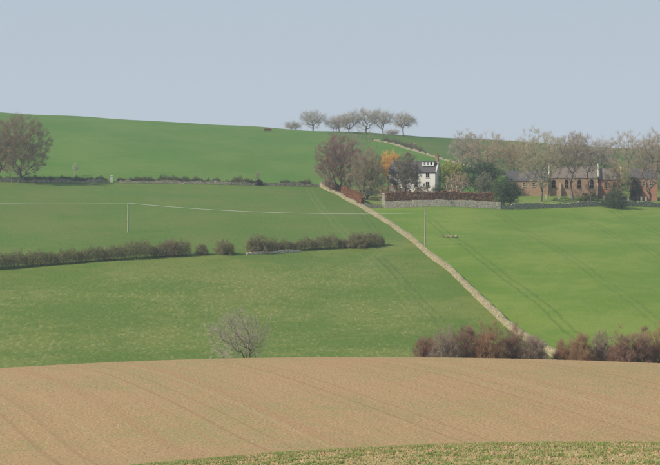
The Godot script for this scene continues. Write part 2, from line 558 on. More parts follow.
# ---------------------------------------------------------------- trees, shrubs, hedges
# spec: h height, rx, rz crown radii, cb share of the height below the crown, n targets, tw twigs each, tl twig length, tr twig radius,
# bark, twig colours, leaf colour (optional) with lf leaves each of size ls, stems, tip radius
func tree(called: String, label: String, category: String, at: Vector3, sd: int, s: Dictionary, group := "") -> Node3D:
	var t := thing(called, label, category, at, group)
	var rng := RandomNumberGenerator.new()
	rng.seed = sd
	var h: float = s.h
	var rx: float = s.rx
	var rz: float = s.get("rz", rx)
	var cb: float = s.get("cb", 0.25)
	var lean: float = s.get("lean", 0.0)
	var conic: float = s.get("conic", 0.0)
	var pos := PackedVector3Array()
	var par := PackedInt32Array()
	var plen := PackedFloat32Array()
	var stems: int = s.get("stems", 1)
	var seg := maxf(h / 14.0, 0.3)
	if stems > 1:
		pos.append(Vector3(0, -0.3, 0)); par.append(-1); plen.append(0.0)
	for k in stems:
		var an := rng.randf() * TAU
		var off := Vector3(cos(an), 0, sin(an)) * (0.0 if stems == 1 else rng.randf_range(0.1, 0.5) * rx)
		off.y = -0.25 if stems == 1 else 0.0
		var prev := -1 if stems == 1 else 0
		var q := off
		var pl := 0.0
		var tall := maxf(cb * h, seg * 1.2) * (1.0 if stems == 1 else rng.randf_range(0.6, 1.3))
		var up := Vector3(lean + rng.randf_range(-0.08, 0.08), 1, rng.randf_range(-0.08, 0.08))
		if stems > 1: up += off * 0.12
		if conic > 0.0: tall = h * 0.93
		while q.y < tall:
			pos.append(q); par.append(prev); plen.append(pl)
			prev = pos.size() - 1
			up += Vector3(rng.randf_range(-0.1, 0.1), 0, rng.randf_range(-0.1, 0.1))
			q += up.normalized() * seg
			pl += seg
	# targets through the crown
	var targets := []
	var n: int = s.n
	var cy := (cb + 1.0) * 0.5 * h
	var ry := (1.0 - cb) * 0.5 * h
	var tries := 0
	while targets.size() < n and tries < n * 20:
		tries += 1
		var dir := Vector3(rng.randfn(), rng.randfn(), rng.randfn()).normalized()
		var bulge := 0.94 + float(s.get("lob", 0.34)) * lump.get_noise_3d(dir.x * 1.5 + sd * 7.3, dir.y * 1.5, dir.z * 1.5)
		var r := pow(rng.randf(), 0.42) * bulge
		var p := Vector3(dir.x * rx * r, dir.y * ry * r, dir.z * rz * r)
		if s.get("dome", false): p.y = absf(p.y) * 2.0 - ry
		if conic > 0.0:
			var f := (p.y + ry) / (2.0 * ry)
			var k := lerpf(1.0, 1.5 * (1.0 - f), conic)
			p.x *= k; p.z *= k
		p += Vector3(lean * (cy + p.y), cy, 0)
		if lump.get_noise_3d(p.x * 2.6 / rx + sd, p.y * 2.6 / rx, p.z * 2.6 / rx) < s.get("gap", -0.25): continue
		targets.append(p)
	var root := pos[0]
	targets.sort_custom(func(a, b): return a.distance_squared_to(Vector3(root.x, cb * h, root.z)) < b.distance_squared_to(Vector3(root.x, cb * h, root.z)))
	var tips := PackedInt32Array()
	var bf: float = s.get("bf", 0.35)
	for p: Vector3 in targets:
		var best := 0
		var bc := 1e9
		for i in pos.size():
			var c := p.distance_to(pos[i]) + bf * plen[i]
			if pos[i].y > p.y: c += (pos[i].y - p.y) * 0.8
			if c < bc: bc = c; best = i
		var a := pos[best]
		var dist := a.distance_to(p)
		var k := maxi(1, int(dist / seg))
		var prev := best
		var sag := Vector3(0, dist * rng.randf_range(-0.02, 0.12), 0)
		for i in range(1, k + 1):
			var f := float(i) / k
			var q := a.lerp(p, f) + sag * sin(f * PI)
			if i < k: q += Vector3(rng.randf_range(-1, 1), rng.randf_range(-1, 1), rng.randf_range(-1, 1)) * seg * 0.14
			pos.append(q); par.append(prev); plen.append(plen[prev] + pos[prev].distance_to(q))
			prev = pos.size() - 1
		tips.append(prev)
	var weight := PackedFloat32Array()
	weight.resize(pos.size())
	for i in tips: weight[i] += 1.0
	for i in range(pos.size() - 1, -1, -1):
		if par[i] >= 0: weight[par[i]] += weight[i]
	var tip_r: float = s.get("tip", 0.03)
	var ex := 0.5
	var wood := MB.new()
	var bark: Color = s.bark
	var widest: float = s.get("trunk_r", h * 0.03)
	for i in pos.size():
		if par[i] < 0: continue
		var rb := minf(tip_r * pow(maxf(weight[i], 0.6), ex), widest)
		var ra := minf(tip_r * pow(maxf(weight[par[i]], 0.6), ex), widest)
		ra = minf(ra, rb * 1.6)
		if par[par[i]] < 0 and stems == 1: ra *= 1.35
		wood.tube(pos[par[i]], pos[i], ra, rb, 6 if rb > 0.12 else (4 if rb > 0.06 else 3), vary(rng, bark, 0.12))
	put("trunk", wood.commit(), M.bark, t)
	var crown := MB.new()
	var tws: Array = s.twig
	var tl: float = s.get("tl", 1.2)
	var tr: float = s.get("tr", 0.024)
	var ctr := Vector3(0, cy * 0.75, 0)
	var upw: float = s.get("up", 0.35)
	for ti in tips:
		var p := pos[ti]
		var out := (p - ctr).normalized() * 0.7 + (p - pos[par[ti]]).normalized() * 0.6 + Vector3(0, upw, 0)
		var tint: Color = tws[rng.randi() % tws.size()]
		for k in int(s.get("tw", 14) * 1.5):
			var dir := (out + Vector3(rng.randfn(), rng.randfn(), rng.randfn()) * 0.55).normalized()
			var a := p + Vector3(rng.randfn(), rng.randfn(), rng.randfn()) * tl * 0.28
			var l := tl * rng.randf_range(0.5, 1.2)
			crown.twig(a, a + dir * l, tr * rng.randf_range(0.8, 1.4), vary(rng, tint * 1.7, 0.2))
		if s.has("leaf"):
			var ls: float = s.ls
			var lc: Array = s.leaf
			var clump: Color = lc[rng.randi() % lc.size()]
			for k in int(s.lf):
				var a := p + Vector3(rng.randfn(), rng.randfn() * 0.8, rng.randfn()) * float(s.get("spread", tl * 0.5))
				if a.y < 0.1: continue
				var e := Vector3(rng.randfn(), rng.randfn(), rng.randfn()).normalized() * ls
				var g := e.cross(Vector3(rng.randfn(), rng.randfn(), rng.randfn())).normalized() * ls * 0.6
				crown.tri(a - e, a + g, a + e, vary(rng, clump * 1.4, 0.2))
				crown.tri(a - e, a + e, a - g, vary(rng, clump * 1.4, 0.2))
	put("crown", crown.commit(), M.leaf, t)
	return t

# a tree by where the photograph shows it: column, distance, top row, width in pixels
func tree_px(called: String, label: String, category: String, px: float, d: float, top: float, wide: float, sd: int, spec: Dictionary, group := "") -> Node3D:
	var at := ground(px, d)
	var s := spec.duplicate()
	s.h = (row(top, d) - at.y) * 1.05
	s.rx = wide * 0.56 / F * d
	s.rz = s.rx * float(spec.get("deep", 0.95))
	return tree(called, label, category, at, sd, s, group)

# a hedge along a line of points: stems inside, twigs and leaves round it
func hedge(called: String, label: String, pts: PackedVector3Array, sd: int, s: Dictionary, group := "") -> Node3D:
	var t := thing(called, label, "hedge", pts[0], group)
	var rng := RandomNumberGenerator.new()
	rng.seed = sd
	var org := pts[0]
	var wood := MB.new()
	var leaf := MB.new()
	var h: float = s.h
	var hw: float = s.w * 0.5
	var clipped: bool = s.get("clipped", false)
	var run := 0.0
	for k in pts.size() - 1:
		var a := pts[k]
		var b := pts[k + 1]
		var l := Vector2(a.x - b.x, a.z - b.z).length()
		var tan := Vector3(b.x - a.x, 0, b.z - a.z).normalized()
		var side := tan.cross(Vector3.UP)
		var cnt := int(l * float(s.dens))
		for i in int(l / float(s.get("stem_gap", 0.6))):
			var f := rng.randf()
			var q := a.lerp(b, f)
			var hh := h * size_at(run + f * l, sd, s)
			if hh < 0.3: continue
			q += side * rng.randf_range(-0.4, 0.4) * hw
			q.y = hgt(q.x, -q.z)
			var top := q + Vector3(rng.randf_range(-0.4, 0.4), hh * rng.randf_range(0.45, 0.85), rng.randf_range(-0.4, 0.4))
			wood.tube(q - org - Vector3(0, 0.15, 0), top - org, 0.07, 0.025, 4, vary(rng, s.bark, 0.2))
		for i in cnt:
			var f := rng.randf()
			var q := a.lerp(b, f)
			var hh := h * size_at(run + f * l, sd, s)
			if hh < 0.3: continue
			var y := 0.0
			var o := 0.0
			if clipped:
				# most of the leaves stand on the clipped faces
				var g := rng.randf()
				y = hh * (1.0 + 0.05 * lump.get_noise_2d((run + f * l) * 1.5, sd) - 0.05 * absf(rng.randfn())) if g < 0.3 else hh * rng.randf_range(0.04, 1.0)
				o = hw * rng.randf_range(-1, 1) if g < 0.3 else hw * (1.0 + 0.22 * lump.get_noise_2d((run + f * l) * 0.8, y * 0.8 + sd) - 0.16 * absf(rng.randfn())) * (1.0 if g < 0.65 else -1.0)
			else:
				var an := rng.randf() * PI
				var r := pow(rng.randf(), 0.45) * (0.88 + 0.3 * lump.get_noise_2d((run + f * l) * 0.9, an * 2.0 + sd))
				y = hh * (0.12 + 0.88 * sin(an) * r)
				o = hw * hh / h * cos(an) * r * 1.1
			q += side * o
			q.y = hgt(q.x, -q.z) + y
			q -= org
			var kind := rng.randf()
			if kind < float(s.twigs):
				var dir := Vector3(rng.randfn() * 0.5, absf(rng.randfn()) * 0.7 + 0.25, rng.randfn() * 0.5) + side * signf(o) * 0.25
				var tc: Array = s.twig
				leaf.twig(q, q + dir.normalized() * rng.randf_range(0.3, 1.0) * float(s.tl), float(s.tr), vary(rng, tc[rng.randi() % tc.size()], 0.2))
			else:
				var lc: Array = s.leaf
				var col: Color = vary(rng, lc[rng.randi() % lc.size()], 0.2)
				var e := Vector3(rng.randfn(), rng.randfn(), rng.randfn()).normalized() * float(s.ls)
				var g := e.cross(Vector3(rng.randfn(), rng.randfn(), rng.randfn())).normalized() * float(s.ls) * 0.6
				leaf.tri(q - e, q + g, q + e, col)
				leaf.tri(q - e, q + e, q - g, col)
		run += l
	tag(put("stems", wood.commit(), M.bark, t), "", "", "", "stuff")
	put("foliage", leaf.commit(), M.leaf, t)
	return t

func size_at(r: float, sd: int, s: Dictionary) -> float:
	var u: float = s.get("uneven", 0.3)
	var k := 1.0 + u * (lump.get_noise_2d(r * 0.16, sd * 3.1) * 1.5 + lump.get_noise_2d(r * 0.5, sd * 3.1 + 40) * 0.9)
	if s.has("swell"): k *= 1.0 + float(s.swell) * smoothstep(0.0, 1.0, clampf(r / 40.0, 0, 1))
	return maxf(k, 0.0)

# split a line into steps that follow the ground
func fine(pts: PackedVector3Array, step: float) -> PackedVector3Array:
	var out := PackedVector3Array()
	for k in pts.size() - 1:
		var a := pts[k]
		var b := pts[k + 1]
		var n := maxi(1, int(Vector2(a.x - b.x, a.z - b.z).length() / step))
		for i in n:
			var q := a.lerp(b, float(i) / n)
			out.append(Vector3(q.x, hgt(q.x, -q.z), q.z))
	out.append(pts[-1])
	return out


# ---------------------------------------------------------------- drystone walls
func stone_wall(called: String, label: String, pts: PackedVector3Array, h: float, thick: float, sd: int, cols: Array, ruin := 0.15, stone := 0.42, group := "") -> Node3D:
	var t := thing(called, label, "wall", pts[0], group)
	var org := pts[0]
	var rng := RandomNumberGenerator.new()
	rng.seed = sd
	var stones := MB.new()
	var cope := MB.new()
	var core := MB.new()
	var q := fine(pts, 1.0)
	var run := 0.0
	for k in q.size() - 1:
		var a := q[k]
		var b := q[k + 1]
		var ab := b - a
		var l := ab.length()
		if l < 0.05: continue
		var tan := ab / l
		var side := tan.cross(Vector3.UP).normalized()
		var hh := h * (1.0 + ruin * (lump.get_noise_2d(run * 0.12, sd * 1.7) * 1.6 + lump.get_noise_2d(run * 0.6, sd) * 0.6))
		run += l
		if hh < 0.25: continue
		core.box((a + b) * 0.5 - org + Vector3(0, hh * 0.5 - 0.14, 0), tan * (l * 0.5 + 0.02), Vector3(0, hh * 0.5 - 0.06, 0), side * (thick * 0.5 - 0.1), cols[0])
		var courses := maxi(2, int(hh / (stone * 0.6)))
		var ch := hh / courses
		for s in [-1.0, 1.0]:
			for c in courses:
				var u := rng.randf_range(-0.2, 0.0)
				var batter := thick * 0.5 * (1.12 - 0.24 * (c + 0.5) / courses)
				while u < l - 0.05:
					var sl := stone * rng.randf_range(0.6, 1.5)
					var ctr: Vector3 = a + tan * (u + sl * 0.5) + Vector3(0, (c + 0.5) * ch, 0) + side * (s * (batter - 0.12 + rng.randf_range(-0.04, 0.03)))
					var tw := (tan + Vector3(0, rng.randf_range(-0.1, 0.1), 0) + side * rng.randf_range(-0.12, 0.12)).normalized()
					var col: Color = cols[rng.randi() % cols.size()]
					stones.box(ctr - org, tw * (sl * 0.5 - 0.018), Vector3(0, ch * 0.5 * rng.randf_range(0.82, 0.98), 0), side * 0.13, vary(rng, col, 0.16))
					u += sl
		var u2 := 0.0
		while u2 < l:
			var sl := rng.randf_range(0.14, 0.3)
			var ctr := a + tan * (u2 + sl * 0.5) + Vector3(0, hh + 0.1, 0)
			var lean := (Vector3.UP + tan * rng.randf_range(-0.3, 0.3)).normalized()
			cope.box(ctr - org, tan * (sl * 0.45), lean * rng.randf_range(0.1, 0.18), side * thick * rng.randf_range(0.36, 0.5), vary(rng, cols[rng.randi() % cols.size()], 0.16))
			u2 += sl
	put("wall_core", core.commit(), M.stone, t)
	tag(put("stones", stones.commit(), M.stone, t), "", "", "", "stuff")
	tag(put("coping_stones", cope.commit(), M.stone, t), "", "", "", "stuff")
	return t


# ---------------------------------------------------------------- buildings
func bx(called: String, lo: Vector3, hi: Vector3, m: Material, parent: Node) -> MeshInstance3D:
	var b := MB.new()
	b.aabox(lo, hi)
	return put(called, b.commit(), m, parent)

# pitched roof along x with thickness; gable ends at x0 and x1
func pitched(called: String, x0: float, x1: float, z0: float, z1: float, eave: float, ridge: float, m: Material, parent: Node, over := 0.25) -> MeshInstance3D:
	var b := MB.new()
	var zm := (z0 + z1) * 0.5
	var drop := over * (ridge - eave) / ((z1 - z0) * 0.5)
	var th := 0.16
	for s in [-1.0, 1.0]:
		var ze: float = (z1 + over) if s > 0 else (z0 - over)
		var e := Vector3(0, eave - drop, ze)
		var r := Vector3(0, ridge, zm)
		var up := Vector3(0, th, 0)
		var X0 := Vector3(x0, 0, 0)
		var X1 := Vector3(x1, 0, 0)
		b.quad(e + X0 + up, e + X1 + up, r + X1 + up, r + X0 + up, Color.WHITE)
		b.quad(e + X0, e + X1, r + X1, r + X0, Color.WHITE)
		b.quad(e + X0, e + X1, e + X1 + up, e + X0 + up, Color.WHITE)
		b.quad(e + X0, r + X0, r + X0 + up, e + X0 + up, Color.WHITE)
		b.quad(e + X1, r + X1, r + X1 + up, e + X1 + up, Color.WHITE)
	return put(called, b.commit(), m, parent)

# walls of a gabled block, closed, with the gables going up to just under the roof
func block(called: String, x0: float, x1: float, z0: float, z1: float, eave: float, ridge: float, m: Material, parent: Node) -> MeshInstance3D:
	var b := MB.new()
	var zm := (z0 + z1) * 0.5
	var lo := -1.2
	b.quad(Vector3(x0, lo, z1), Vector3(x1, lo, z1), Vector3(x1, eave, z1), Vector3(x0, eave, z1), Color.WHITE)
	b.quad(Vector3(x0, lo, z0), Vector3(x1, lo, z0), Vector3(x1, eave, z0), Vector3(x0, eave, z0), Color.WHITE)
	for x in [x0, x1]:
		b.quad(Vector3(x, lo, z0), Vector3(x, lo, z1), Vector3(x, eave, z1), Vector3(x, eave, z0), Color.WHITE)
		b.tri(Vector3(x, eave, z0), Vector3(x, eave, z1), Vector3(x, ridge - 0.02, zm), Color.WHITE)
	return put(called, b.commit(), m, parent)

# a sash window on the front face z: surround, dark glass set back, bars
func window(x: float, y: float, z: float, w: float, h: float, parent: Node, frame: Material, arched := false) -> void:
	var win := MB.new()
	var f := 0.1
	win.aabox(Vector3(x - w / 2 - f, y, z - 0.05), Vector3(x - w / 2, y + h, z + 0.07))
	win.aabox(Vector3(x + w / 2, y, z - 0.05), Vector3(x + w / 2 + f, y + h, z + 0.07))
	if arched:
		var k := 7
		for i in k:
			var a0 := PI * i / k
			var a1 := PI * (i + 1) / k
			var c := Vector3(x, y + h, z + 0.01)
			var p0 := Vector3(cos(a0), sin(a0), 0) * (w / 2 + f / 2)
			var p1 := Vector3(cos(a1), sin(a1), 0) * (w / 2 + f / 2)
			win.box(c + (p0 + p1) * 0.5, (p1 - p0) * 0.56, (p0 + p1).normalized() * f * 0.55, Vector3(0, 0, 0.06), Color.WHITE)
	else:
		win.aabox(Vector3(x - w / 2 - f, y + h, z - 0.05), Vector3(x + w / 2 + f, y + h + f, z + 0.07))
	var o := put("window", win.commit(), frame, parent)
	var g := MB.new()
	g.aabox(Vector3(x - w / 2, y, z - 0.05), Vector3(x + w / 2, y + h, z + 0.02))
	if arched:
		for i in 7:
			var a0 := PI * i / 7
			var a1 := PI * (i + 1) / 7
			var c := Vector3(x, y + h, z + 0.021)
			g.tri(c, c + Vector3(cos(a0), sin(a0), 0) * w / 2, c + Vector3(cos(a1), sin(a1), 0) * w / 2, Color.WHITE)
	put("pane", g.commit(), M.glass, o)
	bx("sill", Vector3(x - w / 2 - 0.2, y - 0.16, z - 0.04), Vector3(x + w / 2 + 0.2, y, z + 0.15), frame, o)
	var bar := MB.new()
	bar.aabox(Vector3(x - 0.03, y, z + 0.02), Vector3(x + 0.03, y + h, z + 0.05))
	bar.aabox(Vector3(x - w / 2, y + h * 0.5 - 0.04, z + 0.02), Vector3(x + w / 2, y + h * 0.5 + 0.04, z + 0.052))
	put("glazing_bar", bar.commit(), frame, o)

func slate(col: Color) -> StandardMaterial3D:
	var m := mat(col, 0.7, false)
	var n := NoiseTexture2D.new()
	n.width = 256; n.height = 256
	n.seamless = true
	n.noise = FastNoiseLite.new()
	n.noise.frequency = 0.06
	n.noise.fractal_octaves = 4
	var g := Gradient.new()
	g.set_color(0, Color(0.68, 0.68, 0.7)); g.set_color(1, Color(1, 0.98, 0.96))
	n.color_ramp = g
	m.albedo_texture = n
	m.uv1_triplanar = true
	m.uv1_scale = Vector3(0.25, 0.6, 0.25)
	return m

func masonry(a: Color, b: Color, scale := 0.35) -> StandardMaterial3D:
	var m := mat(Color.WHITE, 0.95, false)
	var n := NoiseTexture2D.new()
	n.width = 256; n.height = 256
	n.seamless = true
	n.noise = FastNoiseLite.new()
	n.noise.frequency = 0.07
	n.noise.fractal_octaves = 4
	var g := Gradient.new()
	g.set_color(0, a); g.set_color(1, b)
	n.color_ramp = g
	m.albedo_texture = n
	m.uv1_triplanar = true
	m.uv1_scale = Vector3.ONE * scale
	return m

func house() -> void:
	var d := 572.0
	var at := ground(412, d)
	var t := thing("white_house", "white two storey house with grey slate roof and white dormer behind the russet hedge", "house", at, "", -0.3)
	var X := func(px: float) -> float: return (col_x(px, d) - at.x) / cos(0.3)
	var Y := func(py: float) -> float: return row(py, d) - at.y
	var x0: float = X.call(389.0)
	var x1: float = X.call(435.5)
	var eave: float = Y.call(172.2)
	var ridge: float = Y.call(161.3)
	var dep := 8.0
	block("wall", x0, x1, -dep, 0, eave, ridge, M.white, t)
	var rf := pitched("roof", x0 - 0.1, x1 + 0.1, -dep, 0, eave, ridge, M.slate, t)
	bx("ridge_tiles", Vector3(x0 - 0.1, ridge + 0.1, -dep / 2 - 0.15), Vector3(x1 + 0.1, ridge + 0.28, -dep / 2 + 0.15), M.ridge, rf)
	# chimneys on both gables
	for e in [[x1 - 0.55, 153.5], [x0 + 0.6, 157.0]]:
		var ct: float = Y.call(e[1])
		var ch := bx("chimney", Vector3(e[0] - 0.55, ridge - 1.0, -dep / 2 - 0.8), Vector3(e[0] + 0.55, ct - 0.9, -dep / 2 + 0.8), M.chimney, t)
		bx("chimney_cap", Vector3(e[0] - 0.65, ct - 0.9, -dep / 2 - 0.9), Vector3(e[0] + 0.65, ct - 0.68, -dep / 2 + 0.9), M.chimney, ch)
		for z in [-0.45, 0.45]:
			var pot := MB.new()
			pot.tube(Vector3(e[0], ct - 0.7, -dep / 2 + z), Vector3(e[0], ct, -dep / 2 + z), 0.2, 0.16, 8, Color.WHITE)
			put("chimney_pot", pot.commit(), M.pot, ch)
	# white skew stones on the right gable
	var sk := MB.new()
	sk.box(Vector3(x1 + 0.02, (eave + ridge) / 2 + 0.2, -dep / 4), Vector3(0.22, 0, 0), Vector3(0, 0.14, 0), Vector3(0, (eave - ridge) / 2, dep / 4) * 1.04, Color.WHITE)
	put("gable_coping", sk.commit(), M.coping, t)
	# dormer with three lights
	var dx0: float = X.call(421.0)
	var dx1: float = X.call(432.3)
	var dy0: float = Y.call(165.5)
	var dy1: float = Y.call(161.9)
	var dm := bx("dormer", Vector3(dx0, dy0 - 0.3, -dep / 2 + 0.4), Vector3(dx1, dy1 + 0.25, -1.5), M.white, t)
	bx("dormer_roof", Vector3(dx0 - 0.2, dy1 + 0.25, -dep / 2 + 0.3), Vector3(dx1 + 0.2, dy1 + 0.4, -1.25), M.slate, dm)
	var w := (dx1 - dx0) / 4.0
	for i in 3:
		var cx := dx0 + w * (0.85 + 1.15 * i)
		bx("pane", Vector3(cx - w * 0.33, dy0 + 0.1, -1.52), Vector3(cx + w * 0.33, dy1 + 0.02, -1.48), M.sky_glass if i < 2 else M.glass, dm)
	for px in [395.0, 404.0, 416.0, 427.2]:
		window(X.call(px), Y.call(177.6), 0.0, 1.25, 1.75, t, M.sash)
		window(X.call(px), Y.call(187.0), 0.0, 1.25, 2.0, t, M.sash)
	var dr := bx("door", Vector3(X.call(410.0) - 0.5, -0.2, 0.0), Vector3(X.call(410.0) + 0.5, 2.1, 0.05), M.door, t)
	bx("handle", Vector3(X.call(410.0) + 0.34, 0.9, 0.05), Vector3(X.call(410.0) + 0.4, 1.02, 0.1), M.sash, dr)
	bx("gutter", Vector3(x0, eave - 0.22, 0.1), Vector3(x1, eave - 0.1, 0.36), M.iron, t)
	var dp := MB.new()
	dp.tube(Vector3(x1 - 0.25, -0.5, 0.09), Vector3(x1 - 0.25, eave - 0.15, 0.09), 0.05, 0.05, 6, Color.WHITE)
	put("downpipe", dp.commit(), M.iron, t)

func skew(x: float, z0: float, z1: float, eave: float, ridge: float, m: Material, t: Node, w := 0.26) -> void:
	var b := MB.new()
	var zm := (z0 + z1) * 0.5
	for s in [-1.0, 1.0]:
		var ze: float = z1 if s > 0 else z0
		var a := Vector3(x, eave + 0.4, ze + s * 0.35)
		var r := Vector3(x, ridge + 0.6, zm)
		b.box((a + r) * 0.5, Vector3(w, 0, 0), Vector3(0, 0.28, 0), (r - a) * 0.5, Color.WHITE)
	b.aabox(Vector3(x - w * 0.7, ridge + 0.6, zm - 0.25), Vector3(x + w * 0.7, ridge + 1.3, zm + 0.25))
	put("gable_coping", b.commit(), m, t)

func church() -> void:
	var d := 573.0
	var at := ground(575, d)
	var t := thing("stone_church", "long pink sandstone church with slate roof and pale gable copings among bare trees", "church", at, "", -0.15)
	var X := func(px: float) -> float: return col_x(px, d) - at.x
	var Y := func(py: float) -> float: return row(py, d) - at.y
	var n0: float = X.call(549.0)
	var n1: float = X.call(597.5)
	var c1: float = X.call(620.0)
	var ne: float = Y.call(177.6)
	var nr: float = Y.call(166.6)
	var wl := block("nave_wall", n0, n1, -9, 0, ne, nr, M.sandstone, t)
	pitched("nave_roof", n0 + 0.2, n1 - 0.2, -9, 0, ne, nr, M.slate2, t)
	var cw := block("chancel_wall", n1 + 0.02, c1, -8.4, -0.7, Y.call(179.2), Y.call(168.8), M.redstone, t)
	pitched("chancel_roof", n1 + 0.35, c1 - 0.2, -8.4, -0.7, Y.call(179.2), Y.call(168.8), M.slate2, t)
	skew(n0, -9, 0, ne, nr, M.coping, t)
	skew(n1, -9, 0, ne, nr + 0.3, M.coping, t)
	skew(c1, -8.4, -0.7, Y.call(179.2), Y.call(168.8), M.coping, t)
	for px in [554.0, 566.5, 579.2, 591.5]:
		window(X.call(px), Y.call(188.0), 0.0, 1.3, 2.6, t, M.dressed, true)
	for px in [605.0, 613.5]:
		window(X.call(px), Y.call(188.5), -0.7, 0.9, 2.2, t, M.dressed, true)
	for px in [549.6, 560.5, 596.8]:
		var b := MB.new()
		var x: float = X.call(px)
		var h: float = Y.call(183.0)
		for s in [[x - 0.4, x + 0.4]]:
			var p0 := Vector3(s[0], -1.2, 1.5)
			var p1 := Vector3(s[1], -1.2, 1.5)
			var q0 := Vector3(s[0], h * 0.55, 1.1)
			var q1 := Vector3(s[1], h * 0.55, 1.1)
			var r0 := Vector3(s[0], h, 0.01)
			var r1 := Vector3(s[1], h, 0.01)
			var g0 := Vector3(s[0], -1.2, 0.01)
			var g1 := Vector3(s[1], -1.2, 0.01)
			b.quad(p0, p1, q1, q0, Color.WHITE)
			b.quad(q0, q1, r1, r0, Color.WHITE)
			b.quad(g0, p0, q0, r0, Color.WHITE)
			b.quad(g1, p1, q1, r1, Color.WHITE)
		put("buttress", b.commit(), M.dressed, t)
	bx("eaves_course", Vector3(n0 + 0.3, ne - 0.3, 0.0), Vector3(n1 - 0.3, ne - 0.08, 0.2), M.dressed, t)
	var dp := MB.new()
	dp.tube(Vector3(n1 + 0.35, -0.8, -0.4), Vector3(n1 + 0.35, Y.call(176.0), -0.4), 0.16, 0.16, 6, Color.WHITE)
	put("downpipe", dp.commit(), M.iron, t)
	# low range at the left end
	var h := thing("church_hall", "low stone outbuilding with dark slate roof at the left end of the church", "building", ground(527, d + 1), "", -0.13)
	var o := h.position
	var a0: float = col_x(506, d) - o.x
	var a1: float = col_x(548.4, d) - o.x
	var e2 := row(180.3, d) - o.y
	var r2 := row(171.2, d) - o.y
	block("wall", a0, a1, -7, 0, e2, r2, M.sandstone, h)
	pitched("roof", a0 - 0.1, a1, -7, 0, e2, r2, M.slate, h)
	for px in [515.0, 524.5, 534.0, 542.0]:
		window(col_x(px, d) - o.x, e2 - 2.3, 0.0, 1.0, 1.3, h, M.sash)
	var dx := col_x(519.5, d) - o.x
	bx("door", Vector3(dx - 0.55, -1.0, 0), Vector3(dx + 0.55, 1.7, 0.06), M.door, h)
	# house at the right end
	var k := thing("stone_cottage", "stone cottage with slate roof and white window heads right of the church", "house", ground(644, d + 3), "", -0.18)
	o = k.position
	a0 = col_x(632, d) - o.x
	a1 = col_x(659, d) - o.x
	e2 = row(177.8, d) - o.y
	r2 = row(168.6, d) - o.y
	block("wall", a0, a1, -7, 0, e2, r2, M.redstone, k)
	pitched("roof", a0 - 0.15, a1 + 0.15, -7, 0, e2, r2, M.slate, k)
	bx("eaves_board", Vector3(a0, e2 - 0.36, 0.01), Vector3(a1, e2 - 0.14, 0.12), M.coping, k)
	for px in [638.0, 645.5, 653.0]:
		window(col_x(px, d) - o.x, e2 - 2.9, 0.0, 1.1, 1.6, k, M.coping)
	bx("chimney", Vector3(a1 - 1.2, r2 - 0.6, -4.1), Vector3(a1 - 0.3, r2 + 1.4, -2.9), M.chimney, k)
	# gravestones
	var rng := RandomNumberGenerator.new()
	rng.seed = 9
	var marks := [[628.3, 201.6, 2.2, 0.9, "pale gravestone with a rounded head beside the dark churchyard bush"], [641.2, 202.6, 2.3, 0.7, "left of a close pair of white gravestones near the right edge"], [646.0, 202.6, 2.3, 0.7, "right of a close pair of white gravestones near the right edge"],
		[559.0, 199.0, 1.5, 0.8, "grey gravestone in front of the left buttresses of the church"], [570.6, 198.0, 1.4, 0.8, "small gravestone below the middle of the church nave"], [604.0, 199.8, 1.5, 1.0, "low gravestone below the red chancel wall"], [546.0, 198.5, 1.2, 0.8, "small leaning gravestone left of the church corner"]]
	for g in marks:
		var p := hit(g[0], g[1], 500)
		var b := MB.new()
		var hw: float = g[3] * 0.5
		var hh: float = g[2]
		var out := [Vector3(-hw, -0.3, 0), Vector3(hw, -0.3, 0)]
		for i in 9: out.append(Vector3(cos(PI * i / 8) * hw, hh - hw * 0.8 + sin(PI * i / 8) * hw * 0.8, 0))
		var z := Vector3(0, 0, 0.1)
		var mid := Vector3(0, hh * 0.4, 0)
		for i in out.size():
			var u: Vector3 = out[i]
			var w: Vector3 = out[(i + 1) % out.size()]
			b.tri(mid + z, u + z, w + z, Color.WHITE)
			b.tri(mid - z, u - z, w - z, Color.WHITE)
			b.quad(u - z, w - z, w + z, u + z, Color.WHITE)
		var o2 := put("gravestone", b.commit(), M.coping, self)
		o2.position = p
		o2.rotation = Vector3(rng.randf_range(-0.06, 0.06), rng.randf_range(-0.35, 0.1), rng.randf_range(-0.05, 0.05))
		tag(o2, g[4], "gravestone", "gravestones in the churchyard")

func pier(label: String, at: Vector3, w: float, h: float, m: Material, category := "pier", called := "stone_pier") -> void:
	var t := thing(called, label, category, at)
	var b := MB.new()
	b.aabox(Vector3(-w / 2, -0.3, -w / 2), Vector3(w / 2, h * 0.9, w / 2))
	put("shaft", b.commit(), m, t)
	var c := MB.new()
	c.aabox(Vector3(-w * 0.58, h * 0.9, -w * 0.58), Vector3(w * 0.58, h * 0.94, w * 0.58))
	var y := h * 0.94
	var p := [Vector3(-w * 0.58, y, -w * 0.58), Vector3(w * 0.58, y, -w * 0.58), Vector3(w * 0.58, y, w * 0.58), Vector3(-w * 0.58, y, w * 0.58)]
	for i in 4: c.tri(p[i], p[(i + 1) % 4], Vector3(0, h, 0), Color.WHITE)
	put("cap", c.commit(), m, t)

